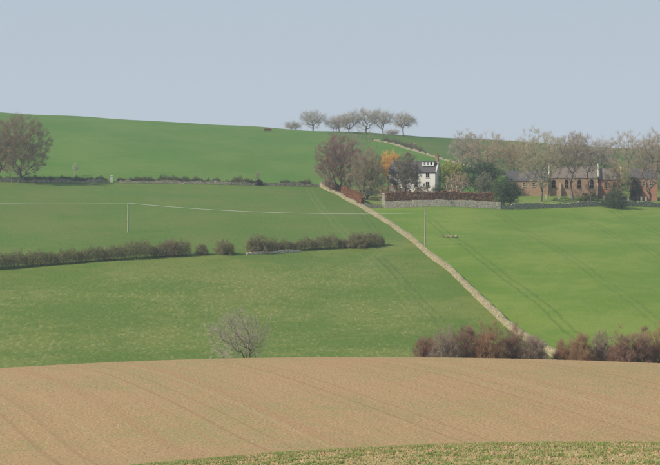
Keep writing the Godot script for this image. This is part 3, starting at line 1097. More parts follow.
func poles() -> void:
	var rng := RandomNumberGenerator.new()
	rng.seed = 4
	var a := hit(128, 232.3, 250)
	var b := hit(425.3, 246.0, 250)
	var off := ground(-190, -a.z + 6.0)
	var ha := row(203.2, -a.z) - a.y
	var hb := row(207.5, -b.z) - b.y
	var spots := [[a, ha, "wooden electricity pole standing alone in the left field above the hedge"], [b, hb, "wooden electricity pole beside the diagonal wall"], [off, 9.0, "wooden electricity pole farther along the wires to the left"]]
	var heads := []
	var dir := (b - a)
	dir.y = 0
	dir = dir.normalized()
	var cross := dir.cross(Vector3.UP)
	for s in spots:
		var p: Vector3 = s[0]
		var h: float = s[1]
		var t := thing("electricity_pole", s[2], "pole", p, "poles carrying the overhead wires")
		var m := MB.new()
		m.tube(Vector3(0, -0.5, 0), Vector3(0, h * 0.5, 0), 0.24, 0.2, 10, Color(0.46, 0.42, 0.35))
		m.tube(Vector3(0, h * 0.5, 0), Vector3(0, h, 0), 0.2, 0.15, 10, Color(0.5, 0.46, 0.39))
		m.tube(Vector3(0, h, 0), Vector3(0, h + 0.06, 0), 0.15, 0.0, 10, Color(0.5, 0.46, 0.39))
		put("shaft", m.commit(), M.stone, t)
		var drop := 0.35 if h < 10.0 else 1.9
		var arm := MB.new()
		arm.box(Vector3(0, h - drop, 0) + dir * 0.24, cross * 0.95, Vector3(0, 0.08, 0), dir * 0.06, Color(0.42, 0.4, 0.35))
		put("cross_arm", arm.commit(), M.stone, t)
		var head := []
		for o in [-0.85, 0.0, 0.85]:
			var ins := MB.new()
			var c: Vector3 = Vector3(0, h - drop + 0.08, 0) + dir * 0.24 + cross * o
			ins.tube(c, c + Vector3(0, 0.1, 0), 0.03, 0.03, 6, Color(0.5, 0.5, 0.48))
			ins.tube(c + Vector3(0, 0.1, 0), c + Vector3(0, 0.2, 0), 0.07, 0.07, 8, Color(0.62, 0.6, 0.55))
			ins.tube(c + Vector3(0, 0.2, 0), c + Vector3(0, 0.26, 0), 0.07, 0.03, 8, Color(0.62, 0.6, 0.55))
			put("insulator", ins.commit(), M.stone, t)
			head.append(p + c + Vector3(0, 0.26, 0))
		heads.append(head)
	for pair in [[0, 1, 1.3, "between the left pole and the wall pole"], [2, 0, 0.9, "running out of the picture left of the left pole"]]:
		for i in 3:
			var w := MB.new()
			var u: Vector3 = heads[pair[0]][i]
			var v: Vector3 = heads[pair[1]][i]
			for k in 24:
				var f0 := k / 24.0
				var f1 := (k + 1) / 24.0
				var q0 := u.lerp(v, f0) - Vector3(0, 4.0 * f0 * (1 - f0) * pair[2], 0)
				var q1 := u.lerp(v, f1) - Vector3(0, 4.0 * f1 * (1 - f1) * pair[2], 0)
				w.tube(q0 - u, q1 - u, 0.023, 0.023, 5, Color.WHITE)
			var o := put("overhead_wire", w.commit(), M.wire, self)
			o.position = u
			tag(o, "%s overhead wire %s" % [["far", "middle", "near"][i], pair[3]], "wire", "overhead wires")
	# service cable from the right pole to the house
	var w := MB.new()
	var u: Vector3 = heads[1][1]
	var v := Vector3(col_x(418, 571.5), row(174, 571.5), -571.5)
	for k in 20:
		var f0 := k / 20.0
		var f1 := (k + 1) / 20.0
		w.tube(u.lerp(v, f0) - Vector3(0, 8.0 * f0 * (1 - f0), 0) - u, u.lerp(v, f1) - Vector3(0, 8.0 * f1 * (1 - f1), 0) - u, 0.012, 0.012, 4, Color(0.1, 0.1, 0.1))
	var o := put("service_cable", w.commit(), M.stone, self)
	o.position = u
	tag(o, "thin dark cable from the wall pole to the white house", "cable")

func small_things() -> void:
	var rng := RandomNumberGenerator.new()
	rng.seed = 31
	pier("squat pale gate pier where the hedge meets the top of the diagonal wall", hit(321, 187.0, 400), 1.15, 2.4, M.coping)
	pier("tall pale stone pier at the left end of the russet hedge", ground(383.2, 541), 0.95, row(193.0, 541) - ground(383.2, 541).y, M.coping)
	pier("pale stone pier standing beside the hilltop wall", hit(414.3, 149, 500), 0.9, 2.9, M.coping)
	pier("short pale stone post in the gap of the upper boundary", hit(111.5, 182.0, 400), 1.0, 2.6, M.coping)
	# timber posts under the big tree and by the gap in the diagonal wall
	for s in [[11.5, 183.6, 1.5, "left of two fence posts below the large tree"], [18.0, 183.8, 1.7, "right of two fence posts below the large tree"], [410.5, 238.0, 1.7, "grey timber post at the gap in the diagonal wall"], [362.5, 207.5, 1.7, "timber post where the diagonal wall meets the garden wall"]]:
		var p := hit(s[0], s[1], 250)
		var b := MB.new()
		var h: float = s[2]
		b.tube(Vector3(0, -0.3, 0), Vector3(rng.randf_range(-0.06, 0.06), h, 0), 0.13, 0.12, 7, Color(0.3, 0.26, 0.21))
		b.tube(Vector3(0, h, 0), Vector3(0, h + 0.08, 0), 0.12, 0.01, 7, Color(0.34, 0.3, 0.25))
		var o := put("fence_post", b.commit(), M.stone, self)
		o.position = p
		tag(o, s[3], "post", "timber posts")
	# heap of cleared stones with cut grass in the bright field
	var hp := hit(451.5, 237.5, 250)
	var t := thing("stone_heap", "small heap of pale stones and dry grass in the bright field", "heap", hp)
	for i in 26:
		var b := MB.new()
		var r := rng.randf_range(0.14, 0.36)
		var q := Vector3(rng.randfn() * 1.0, r * 0.3 + rng.randf() * 0.35, rng.randfn() * 0.6)
		var bas := Basis.from_euler(Vector3(rng.randf(), rng.randf() * 3, rng.randf()))
		b.box(q, bas.x * r, bas.y * r * 0.6, bas.z * r * 0.8, vary(rng, Color(0.36, 0.35, 0.20), 0.2))
		put("stone", b.commit(), M.stone, t)
	var g := MB.new()
	for i in 260:
		var q := Vector3(rng.randfn() * 1.5 - 0.8, 0, rng.randfn() * 0.8)
		g.twig(q, q + Vector3(rng.randfn() * 0.3, rng.randf_range(0.3, 0.9), rng.randfn() * 0.3), 0.04, vary(rng, Color(0.2, 0.22, 0.08), 0.3))
	put("dry_grass", g.commit(), M.leaf, t)
	# rust-red feed trailer on the far field
	var f := thing("feed_trough", "small rust red trough near the skyline of the hilltop field", "trough", hit(268, 131.5, 500), "", 0.15)
	bx("trough", Vector3(-1.9, 0.5, -0.6), Vector3(1.9, 1.35, 0.6), M.rust, f)
	bx("end_board", Vector3(1.9, 0.3, -0.65), Vector3(2.0, 1.5, 0.65), M.coping, f)
	bx("rail", Vector3(-1.9, 1.5, -0.06), Vector3(1.9, 1.62, 0.06), M.rust, f)
	for x in [-1.6, 1.6]:
		for z in [-0.5, 0.5]: bx("leg", Vector3(x - 0.06, -0.3, z - 0.06), Vector3(x + 0.06, 0.5, z + 0.06), M.rust, f)
		bx("upright", Vector3(x - 0.05, 1.35, -0.05), Vector3(x + 0.05, 1.5, 0.05), M.rust, f)


func _ready() -> void:
	setup_terrain()
	# ---- camera, sky, sun, air, exposure
	var cam := Camera3D.new()
	cam.name = "camera"
	cam.fov = rad_to_deg(2.0 * atan(232.5 / F))
	cam.near = 0.2
	cam.far = 6000
	cam.rotation.x = -PITCH
	add_child(cam)
	cam.current = true
	var sm := ProceduralSkyMaterial.new()
	sm.sky_top_color = Color(0.49, 0.605, 0.73)
	sm.sky_horizon_color = Color(0.735, 0.775, 0.805)
	sm.sky_curve = 0.3
	sm.ground_bottom_color = Color(0.30, 0.33, 0.22)
	sm.ground_horizon_color = Color(0.70, 0.74, 0.78)
	sm.sun_angle_max = 1.0
	var sky := Sky.new()
	sky.sky_material = sm
	var env := Environment.new()
	env.background_mode = Environment.BG_SKY
	env.sky = sky
	env.tonemap_mode = Environment.TONE_MAPPER_LINEAR
	env.tonemap_exposure = 1.1
	env.sdfgi_enabled = true
	env.ssao_enabled = true
	env.ssil_enabled = true
	env.fog_enabled = true
	env.fog_density = 0.0002
	env.fog_light_color = Color(0.80, 0.85, 0.92)
	var we := WorldEnvironment.new()
	we.name = "environment"
	we.environment = env
	add_child(we)
	var sun := DirectionalLight3D.new()
	sun.name = "sun"
	sun.light_energy = 1.4
	sun.light_color = Color(1.0, 0.95, 0.87)
	sun.light_angular_distance = 0.6
	sun.shadow_enabled = true
	add_child(sun)
	sun.look_at_from_position(Vector3(-1.0, 0.84, 0.32) * 100.0, Vector3.ZERO)

	# ---- materials
	M.bark = mat(Color.WHITE, 0.95)
	M.leaf = mat(Color.WHITE, 0.85)
	M.stone = mat(Color.WHITE, 0.95)
	M.white = masonry(Color(0.90, 0.895, 0.86), Color(0.95, 0.945, 0.915), 0.2)
	M.slate = slate(Color(0.44, 0.43, 0.44))
	M.slate2 = slate(Color(0.60, 0.56, 0.52))
	M.ridge = mat(Color(0.5, 0.48, 0.46), 0.9, false)
	M.chimney = masonry(Color(0.56, 0.46, 0.38), Color(0.70, 0.58, 0.48))
	M.pot = mat(Color(0.66, 0.44, 0.32), 0.9, false)
	M.coping = masonry(Color(0.74, 0.72, 0.66), Color(0.86, 0.84, 0.79))
	M.sandstone = masonry(Color(0.54, 0.45, 0.38), Color(0.84, 0.70, 0.58), 0.16)
	M.redstone = masonry(Color(0.58, 0.42, 0.35), Color(0.82, 0.60, 0.50), 0.16)
	M.dressed = masonry(Color(0.60, 0.52, 0.44), Color(0.74, 0.66, 0.57))
	M.glass = mat(Color(0.07, 0.08, 0.09), 0.15, false)
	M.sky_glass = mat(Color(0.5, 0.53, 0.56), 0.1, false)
	M.sash = mat(Color(0.85, 0.84, 0.81), 0.6, false)
	M.door = mat(Color(0.22, 0.2, 0.18), 0.6, false)
	M.iron = mat(Color(0.18, 0.18, 0.19), 0.6, false)
	M.rust = mat(Color(0.48, 0.24, 0.16), 0.9, false)
	M.wire = mat(Color(0.74, 0.74, 0.70), 0.6, false)

	# ---- boundaries read off the photograph, laid on the ground
	wall_pts = line([[321, 187], [341, 196.5], [362, 208], [390, 225], [414.5, 243.5], [451, 272.5], [484, 305], [517, 334.5], [553, 356.5]], 245.0)
	var last := wall_pts[-1] - wall_pts[-2]
	last.y = 0
	var tail := wall_pts[-1] + last.normalized() * 30.0
	wall_pts.append(Vector3(tail.x, hgt(tail.x, -tail.z), tail.z))
	top_pts = line([[-70, 181.0], [0, 182.0], [60, 182.6], [150, 183.4], [230, 185.0], [321, 187.0]], 245.0)
	hedge_pts = line([[-60, 273], [0, 268.5], [60, 264], [120, 259], [190, 255], [250, 252.6], [300, 250], [383, 245.5], [410, 240]], 245.0)
	yard_pts = line([[362, 208], [384.5, 208.2], [500, 209], [680, 207]], 245.0)
	upper_wall = line([[374, 141.0], [390, 143.5], [410, 150], [430, 156], [450, 162], [480, 169]], 245.0)

	# ---- ground
	var grass := masonry(Color8(84, 110, 54), Color8(104, 124, 66), 0.02)
	var edge := masonry(Color8(178, 152, 110), Color8(136, 142, 82), 0.5)
	build_hillside()
	build_ploughed()
	sheet("near_field_edge", -40, 40, -40, 56, 1.0, edge, "patchy strip of tufts and soil at the bottom of the picture", Rect2(-40, -40, 80, 96))
	outer_ground(grass)
	build_ground_cover()

	# ---- walls
	var tan := [Color(0.42, 0.36, 0.235), Color(0.36, 0.31, 0.20), Color(0.46, 0.40, 0.27), Color(0.33, 0.31, 0.18)]
	var greyst := [Color(0.58, 0.51, 0.41), Color(0.50, 0.43, 0.34), Color(0.63, 0.56, 0.46), Color(0.52, 0.42, 0.34)]
	var mossy := [Color(0.34, 0.31, 0.23), Color(0.27, 0.26, 0.18), Color(0.40, 0.35, 0.28), Color(0.22, 0.23, 0.13)]
	stone_wall("drystone_wall", "long tan drystone wall running diagonally down the hill to the valley", wall_pts.slice(2), 1.2, 0.7, 11, tan, 0.12)
	stone_wall("drystone_wall", "short drystone wall beside the russet hedge from the gate pier down", wall_pts.slice(0, 3), 1.1, 0.7, 12, tan, 0.3)
	stone_wall("garden_wall", "pale grey stone wall below the clipped russet hedge", line([[384.5, 208.2], [500, 209]], 245.0), 2.15, 0.7, 13, greyst, 0.08)
	stone_wall("garden_wall", "low rubble wall between the diagonal wall and the tall pier", line([[364, 208.0], [382, 208.1]], 245.0), 1.3, 0.7, 14, mossy, 0.5)
	stone_wall("churchyard_wall", "low mossy stone wall along the bottom of the churchyard", line([[501.5, 209], [680, 207]], 245.0), 1.5, 0.7, 15, mossy + [Color(0.44, 0.38, 0.32)], 0.25)
	stone_wall("drystone_wall", "drystone wall climbing to the bare trees on the skyline", upper_wall, 0.6, 0.5, 16, tan + mossy + mossy, 0.7)
	stone_wall("drystone_wall", "drystone wall along the top of the left field under the dark hedge", line([[-40, 181.6], [0, 182.0], [60, 182.6], [108, 183.0]], 245.0), 1.0, 0.7, 17, mossy, 0.5)
	stone_wall("drystone_wall", "drystone wall along the top of the left field right of the gap", line([[117, 183.1], [150, 183.4], [230, 185.0], [319, 187.0]], 245.0), 0.95, 0.7, 18, mossy + mossy + [greyst[1]], 0.5)
	stone_wall("stone_footing", "low line of pale fallen stones at the foot of the middle hedge", line([[247, 254.6], [275, 253.4], [300, 252.0]], 245.0), 0.4, 0.7, 19, greyst, 0.6)

	house()
	church()
	plants()
	poles()
	small_things()

func outer_ground(m: Material) -> void:
	var v := PackedVector3Array()
	var n := PackedVector3Array()
	var ix := PackedInt32Array()
	var step := 25.0
	var nx := 160
	var nd := 62
	for j in nd + 1:
		var d := -110.0 + j * step
		for i in nx + 1:
			var x := -2000.0 + i * step
			v.append(Vector3(x, hgt(x, d) - 2.5, -d))
			n.append(Vector3(hgt(x - 5, d) - hgt(x + 5, d), 10, hgt(x, d + 5) - hgt(x, d - 5)).normalized())
	for j in nd:
		for i in nx:
			var a := j * (nx + 1) + i
			ix.append_array([a, a + nx + 1, a + nx + 2, a, a + nx + 2, a + 1])
	var arr := []
	arr.resize(Mesh.ARRAY_MAX)
	arr[Mesh.ARRAY_VERTEX] = v
	arr[Mesh.ARRAY_NORMAL] = n
	arr[Mesh.ARRAY_INDEX] = ix
	var mesh := ArrayMesh.new()
	mesh.add_surface_from_arrays(Mesh.PRIMITIVE_TRIANGLES, arr)
	tag(put("ground", mesh, m, self), "grassland round the fields", "", "", "structure")

func plants() -> void:
	var grey_bark := Color(0.19, 0.165, 0.135)
	var bare := {"bark": grey_bark, "twig": [Color(0.25, 0.21, 0.17), Color(0.29, 0.25, 0.20)], "n": 300, "tw": 17, "tl": 1.5, "tr": 0.03, "cb": 0.16, "tip": 0.02}
	var mk := func(base: Dictionary, over: Dictionary) -> Dictionary:
		var r := base.duplicate()
		r.merge(over, true)
		return r
	# --- bare trees on the skyline
	var sky_tree: Dictionary = mk.call(bare, {"twig": [Color(0.30, 0.27, 0.23), Color(0.26, 0.23, 0.19)], "n": 230, "tw": 9, "tl": 1.8, "tr": 0.032, "tip": 0.025, "gap": -0.15, "bark": Color(0.17, 0.15, 0.13)})
	var sg := "bare trees on the skyline"
	tree_px("bare_tree", "smallest rounded bare tree at the left end of the skyline row", "tree", 293, 850, 122.5, 15, 101, mk.call(sky_tree, {"cb": 0.05, "stems": 2, "n": 120}), sg)
	tree_px("bare_tree", "bare spreading tree standing apart, second from the left on the skyline", "tree", 313, 838, 111.5, 25, 102, mk.call(sky_tree, {"cb": 0.15}), sg)
	tree_px("bare_tree", "low broad bare tree third from the left on the skyline", "tree", 336, 836, 117, 22, 103, mk.call(sky_tree, {"cb": 0.12, "stems": 2}), sg)
	tree_px("bare_tree", "bare tree with thin crown left of the tallest skyline tree", "tree", 349, 826, 113.5, 22, 104, mk.call(sky_tree, {"cb": 0.2, "gap": 0.0}), sg)
	tree_px("bare_tree", "tallest bare tree in the middle of the skyline row", "tree", 366, 822, 109, 30, 105, mk.call(sky_tree, {"cb": 0.2, "n": 240}), sg)
	tree_px("bare_tree", "bare leaning tree right of the tallest skyline tree", "tree", 383, 815, 110.5, 25, 106, mk.call(sky_tree, {"cb": 0.25, "lean": -0.06, "gap": 0.0}), sg)
	tree_px("bare_tree", "rightmost bare tree of the skyline row with a tall clear trunk", "tree", 403.5, 800, 113.5, 24, 107, mk.call(sky_tree, {"cb": 0.32, "lean": 0.03, "gap": -0.02}), sg)
	tree_px("bare_shrub", "low bare shrub below the right end of the skyline row", "shrub", 391, 812, 131, 14, 108, mk.call(sky_tree, {"cb": 0.02, "stems": 3, "n": 70}))
	# --- large tree at the left edge
	var d_left := -hit(20, 183.0, 400).z
	tree_px("large_tree", "large round reddish brown bare tree at the left edge of the picture", "tree", 21, d_left + 3, 115.5, 60, 111, mk.call(bare, {"twig": [Color(0.25, 0.165, 0.12), Color(0.22, 0.17, 0.12), Color(0.20, 0.17, 0.10)], "n": 800, "tw": 17, "tl": 1.4, "tr": 0.032, "cb": 0.05, "gap": -0.7, "lob": 0.1}))
	tree_px("large_tree", "greyer bare tree half cut off behind the large left tree", "tree", -3, d_left + 8, 124, 36, 112, mk.call(bare, {"twig": [Color(0.23, 0.21, 0.13), Color(0.20, 0.18, 0.12)], "n": 420, "cb": 0.06, "gap": -0.5}))
	tree_px("sapling", "thin pale sapling in the field above the boundary, right of the large tree", "tree", 75, d_left + 22, 163.5, 6, 113, mk.call(bare, {"n": 30, "tw": 8, "tl": 0.7, "tr": 0.03, "twig": [Color(0.36, 0.33, 0.26)], "bark": Color(0.36, 0.33, 0.26), "cb": 0.3}))
	tree_px("sapling", "faint leafless sapling above the boundary near its dark bush", "tree", 257, d_left + 12, 170, 6, 114, mk.call(bare, {"n": 30, "tw": 8, "tl": 0.7, "tr": 0.026, "twig": [Color(0.28, 0.22, 0.17)], "cb": 0.3}))
	# --- trees round the white house
	tree_px("bare_tree", "tall thin bare tree rising behind the purple brown tree left of the house", "tree", 350, 606, 129, 52, 121, mk.call(bare, {"n": 240, "tw": 9, "twig": [Color(0.26, 0.22, 0.17), Color(0.22, 0.19, 0.15)], "gap": -0.1}))
	tree_px("purple_tree", "dense purple brown bare tree at the head of the diagonal wall", "tree", 340, 575, 137, 50, 122, mk.call(bare, {"n": 700, "tw": 20, "tl": 1.2, "twig": [Color(0.19, 0.115, 0.095), Color(0.215, 0.135, 0.105), Color(0.17, 0.12, 0.10)], "cb": 0.02, "gap": -0.7, "lob": 0.16, "bark": Color(0.12, 0.10, 0.085)}))
	tree_px("bare_tree", "soft tan bare tree above the diagonal russet hedge", "tree", 367, 558, 150.5, 37, 123, mk.call(bare, {"n": 560, "tw": 20, "tl": 1.1, "twig": [Color(0.235, 0.18, 0.125), Color(0.205, 0.165, 0.12), Color(0.22, 0.20, 0.11)], "cb": 0.0, "lob": 0.16, "gap": -0.7}))
	tree_px("willow_tree", "orange yellow willow left of the white house", "tree", 388.5, 584, 151, 23, 124, mk.call(bare, {"n": 200, "tw": 16, "tl": 1.2, "twig": [Color(0.48, 0.27, 0.07), Color(0.44, 0.28, 0.08)], "leaf": [Color(0.46, 0.27, 0.06), Color(0.42, 0.28, 0.08)], "lf": 12, "ls": 0.16, "cb": 0.25, "gap": -0.4}))
	tree_px("conifer", "grey brown conifer in front of the left half of the white house", "tree", 405, 560, 154, 34, 125, mk.call(bare, {"n": 330, "tw": 14, "tl": 1.1, "twig": [Color(0.16, 0.125, 0.095), Color(0.14, 0.12, 0.085)], "leaf": [Color(0.16, 0.145, 0.10), Color(0.19, 0.16, 0.115), Color(0.13, 0.135, 0.08)], "lf": 30, "ls": 0.17, "cb": 0.0, "conic": 0.3, "gap": -0.6}))
	tree_px("garden_shrub", "low reddish tan shrub between the russet hedge and the conifer", "shrub", 391, 553, 179, 32, 126, mk.call(bare, {"n": 160, "tw": 20, "tl": 0.8, "twig": [Color(0.27, 0.18, 0.11), Color(0.23, 0.19, 0.10)], "cb": 0.03, "stems": 5, "dome": true, "gap": -0.4}))
	tree_px("garden_shrub", "dark brown shrub below the windows of the white house", "shrub", 425, 556, 185, 22, 127, mk.call(bare, {"n": 130, "tw": 20, "tl": 0.7, "twig": [Color(0.15, 0.11, 0.085), Color(0.17, 0.13, 0.09)], "cb": 0.03, "stems": 5, "dome": true, "gap": -0.4}))
	tree_px("garden_shrub", "green shrub beside the right corner of the white house", "shrub", 440, 566, 183, 16, 128, mk.call(bare, {"n": 110, "tw": 6, "tl": 0.6, "twig": [Color(0.14, 0.13, 0.07)], "leaf": [Color(0.10, 0.14, 0.045), Color(0.13, 0.17, 0.05)], "lf": 26, "ls": 0.14, "cb": 0.03, "stems": 4, "dome": true, "gap": -0.5}))
	tree_px("yellow_green_tree", "yellow green leafy tree right of the white house", "tree", 451.5, 574, 160.5, 27, 129, mk.call(bare, {"n": 210, "tw": 4, "tl": 0.8, "twig": [Color(0.2, 0.18, 0.08)], "leaf": [Color(0.33, 0.31, 0.05), Color(0.29, 0.28, 0.055), Color(0.17, 0.19, 0.05)], "lf": 42, "ls": 0.17, "spread": 0.75, "cb": 0.08, "gap": -0.2}))
	tree_px("pale_stem_shrub", "rusty bare shrub with pale stems in front of the yellow green tree", "shrub", 457.5, 557, 172, 25, 130, mk.call(bare, {"n": 170, "tw": 13, "tl": 0.9, "twig": [Color(0.27, 0.185, 0.13), Color(0.24, 0.18, 0.13)], "bark": Color(0.46, 0.40, 0.33), "tip": 0.05, "cb": 0.1, "stems": 6, "gap": -0.4}))
	tree_px("evergreen_tree", "broad dark green evergreen between the yellow green tree and the church hall", "tree", 481, 574, 160, 37, 131, mk.call(bare, {"n": 300, "tw": 4, "tl": 0.8, "twig": [Color(0.09, 0.08, 0.06)], "leaf": [Color(0.045, 0.075, 0.04), Color(0.06, 0.09, 0.045), Color(0.04, 0.065, 0.04)], "lf": 46, "ls": 0.17, "spread": 0.8, "cb": 0.05, "gap": -0.35}))
	tree_px("small_conifer", "small grey green conifer in front of the dark evergreen", "tree", 485, 556, 171.5, 19, 132, mk.call(bare, {"n": 190, "tw": 5, "tl": 0.7, "twig": [Color(0.17, 0.15, 0.10)], "leaf": [Color(0.15, 0.165, 0.095), Color(0.115, 0.135, 0.08), Color(0.18, 0.18, 0.11)], "lf": 34, "ls": 0.13, "spread": 0.55, "cb": 0.06, "conic": 0.25, "gap": -0.4}))
	tree_px("evergreen_bush", "dark green rounded bush at the right end of the pale garden wall", "bush", 505, 543, 178.5, 28, 133, mk.call(bare, {"n": 300, "tw": 3, "tl": 0.6, "twig": [Color(0.10, 0.09, 0.06)], "leaf": [Color(0.055, 0.085, 0.035), Color(0.075, 0.105, 0.04), Color(0.045, 0.07, 0.035)], "lf": 46, "ls": 0.15, "spread": 0.6, "cb": 0.02, "stems": 3, "gap": -0.5}))
	# --- bare trees behind and round the church
	var cg := "bare trees round the church"
	var wood_tree: Dictionary = mk.call(bare, {"n": 400, "tw": 15, "tl": 1.3, "tr": 0.03, "cb": 0.12, "gap": -0.4})
	tree_px("bare_tree", "grey bare tree with one straight trunk right of the hilltop wall", "tree", 465, 640, 132.5, 31, 141, mk.call(wood_tree, {"cb": 0.1, "n": 380}), cg)
	tree_px("bare_tree", "hazy pink brown bare tree above the dark evergreen", "tree", 492, 618, 135.5, 50, 142, mk.call(wood_tree, {"n": 380, "twig": [Color(0.29, 0.21, 0.165), Color(0.27, 0.205, 0.15)], "cb": 0.12}), cg)
	tree_px("bare_tree", "pink brown bare tree left of the large greenish tree by the church hall", "tree", 520, 612, 140, 36, 143, mk.call(wood_tree, {"twig": [Color(0.28, 0.21, 0.15), Color(0.25, 0.20, 0.13)]}), cg)
	tree_px("bare_tree", "large greenish bare tree in front of the church hall", "tree", 541, 559, 131, 50, 144, mk.call(wood_tree, {"n": 430, "twig": [Color(0.25, 0.22, 0.14), Color(0.28, 0.25, 0.17)], "cb": 0.14}), cg)
	tree_px("bare_tree", "bare tree with dark forked trunk in front of the church nave", "tree", 574, 556, 136, 32, 145, mk.call(wood_tree, {"n": 220, "twig": [Color(0.21, 0.18, 0.14), Color(0.24, 0.2, 0.15)], "bark": Color(0.13, 0.115, 0.095), "cb": 0.3}), cg)
	tree_px("bare_tree", "slim bare tree with dark trunk before the right end of the nave", "tree", 591.5, 555, 147, 17, 146, mk.call(wood_tree, {"n": 110, "tw": 9, "bark": Color(0.11, 0.10, 0.08), "cb": 0.4, "tl": 1.1}), cg)
	tree_px("bare_tree", "dark crowned bare tree behind the church roof", "tree", 577, 625, 133.5, 30, 147, mk.call(wood_tree, {"twig": [Color(0.2, 0.16, 0.135), Color(0.22, 0.18, 0.14)]}), cg)
	tree_px("bare_tree", "pale bare tree behind the chancel roof", "tree", 600, 632, 139, 34, 148, mk.call(wood_tree, {"twig": [Color(0.28, 0.245, 0.20), Color(0.25, 0.22, 0.18)], "gap": -0.1}), cg)
	tree_px("bare_tree", "spreading bare tree behind the gap between chancel and cottage", "tree", 627, 620, 132.5, 44, 149, mk.call(wood_tree, {"n": 340, "twig": [Color(0.25, 0.205, 0.155), Color(0.28, 0.235, 0.18)]}), cg)
	tree_px("bare_tree", "bare tree with dark curved limbs in front of the stone cottage", "tree", 650, 557, 132, 40, 150, mk.call(wood_tree, {"n": 320, "twig": [Color(0.22, 0.175, 0.13), Color(0.2, 0.17, 0.13)], "bark": Color(0.14, 0.12, 0.10), "cb": 0.2}), cg)
	tree_px("bare_tree", "bare tree at the right edge behind the stone cottage", "tree", 662, 610, 133, 36, 151, wood_tree, cg)
	tree_px("bare_tree", "light brown bare tree behind the left end of the church nave", "tree", 556, 622, 139, 32, 152, mk.call(wood_tree, {"twig": [Color(0.28, 0.24, 0.19), Color(0.25, 0.22, 0.16)]}), cg)
	tree_px("ochre_shrub", "ochre brown tall shrub in front of the chancel end", "shrub", 619, 557, 160, 26, 153, mk.call(bare, {"n": 230, "tw": 15, "tl": 1.0, "twig": [Color(0.26, 0.205, 0.11), Color(0.23, 0.19, 0.11)], "cb": 0.08, "stems": 4, "gap": -0.25}))
	tree_px("evergreen_bush", "dark green low bush on the churchyard wall below the chancel", "bush", 614.5, 543, 186.5, 27, 154, mk.call(bare, {"n": 220, "tw": 3, "tl": 0.5, "twig": [Color(0.08, 0.08, 0.05)], "leaf": [Color(0.05, 0.08, 0.035), Color(0.04, 0.06, 0.03), Color(0.07, 0.095, 0.04)], "lf": 40, "ls": 0.14, "spread": 0.55, "cb": 0.02, "stems": 3, "dome": true, "gap": -0.5}))
	tree_px("evergreen_bush", "upright dark green bush between the ochre shrub and the stone cottage", "bush", 635.5, 560, 176.5, 14, 155, mk.call(bare, {"n": 150, "tw": 3, "tl": 0.5, "twig": [Color(0.09, 0.08, 0.06)], "leaf": [Color(0.07, 0.085, 0.04), Color(0.055, 0.07, 0.035)], "lf": 34, "ls": 0.14, "spread": 0.5, "cb": 0.02, "stems": 3, "gap": -0.5}))
	tree_px("evergreen_bush", "low olive green bush at the foot of the church nave", "bush", 590, 560, 192, 22, 156, mk.call(bare, {"n": 110, "tw": 6, "tl": 0.5, "twig": [Color(0.15, 0.14, 0.07)], "leaf": [Color(0.11, 0.14, 0.045), Color(0.09, 0.12, 0.04)], "lf": 26, "ls": 0.13, "cb": 0.02, "stems": 3, "dome": true, "gap": -0.5}))
	# --- lone bare tree and thickets in the valley
	tree_px("bare_tree", "lone grey bare tree with two trunks rising from behind the ploughed field", "tree", 240, 236, 313, 60, 161, mk.call(bare, {"n": 380, "tw": 10, "tl": 0.9, "tr": 0.0105, "tip": 0.011, "cb": 0.25, "stems": 2, "twig": [Color(0.33, 0.28, 0.23), Color(0.27, 0.22, 0.18)], "bark": Color(0.12, 0.10, 0.085), "gap": -0.3, "up": 0.1}))
	var red := {"bark": Color(0.20, 0.15, 0.12), "n": 460, "tw": 24, "tl": 0.75, "tr": 0.015, "tip": 0.014, "cb": 0.05, "stems": 6, "gap": -0.7, "dome": true, "up": 0.5, "bf": 0.25}
	var maroon := [Color(0.185, 0.105, 0.08), Color(0.16, 0.10, 0.08), Color(0.205, 0.125, 0.09)]
	var rusty := [Color(0.235, 0.14, 0.085), Color(0.20, 0.125, 0.08)]
	var greyish := [Color(0.215, 0.16, 0.125), Color(0.19, 0.14, 0.11)]
	var vg := "bare shrubs in the valley"
	for q in [[426, 339.5, 30, maroon, "leftmost low shrub of the left valley thicket"], [446, 332, 34, greyish, "greyish shrub second from the left in the left valley thicket"], [468, 325, 38, maroon, "tallest maroon shrub in the middle of the left valley thicket"], [490, 326.5, 34, rusty, "rusty brown shrub right of the tallest in the left valley thicket"], [512, 329, 36, maroon, "maroon shrub in front of the diagonal wall, fifth of the left thicket"], [534, 336, 32, greyish, "lowest grey brown shrub at the right end of the left thicket"],
			[566, 341, 26, rusty, "leftmost rusty shrub of the right valley thicket"], [583, 337.5, 28, rusty, "orange brown shrub second from the left in the right valley thicket"], [603, 335.5, 30, greyish, "grey shrub with pale stems in the right valley thicket"], [622, 338, 30, maroon, "low dark maroon shrub in the middle of the right valley thicket"], [640, 329, 36, maroon, "tall maroon shrub second from the right edge"], [660, 326, 38, rusty, "tall brown shrub cut by the right edge"]]:
		var sp: Dictionary = mk.call(red, {"twig": q[3]})
		if q[0] in [446, 603]: sp.bark = Color(0.42, 0.38, 0.33); sp.tip = 0.024
		tree_px("valley_shrub", q[4], "shrub", q[0], 236.0 + fmod(q[0] * 0.37, 5.0), q[1], q[2], 170 + int(q[0]), sp, vg)
	# --- hedges across the hill
	var haw := {"bark": Color(0.15, 0.12, 0.085), "h": 3.9, "w": 4.4, "dens": 900.0, "twigs": 0.4, "tl": 1.1, "tr": 0.02, "twig": [Color(0.28, 0.235, 0.14), Color(0.24, 0.20, 0.12), Color(0.32, 0.26, 0.18)], "leaf": [Color(0.24, 0.26, 0.09), Color(0.20, 0.22, 0.075), Color(0.26, 0.23, 0.11)], "ls": 0.11, "uneven": 0.36}
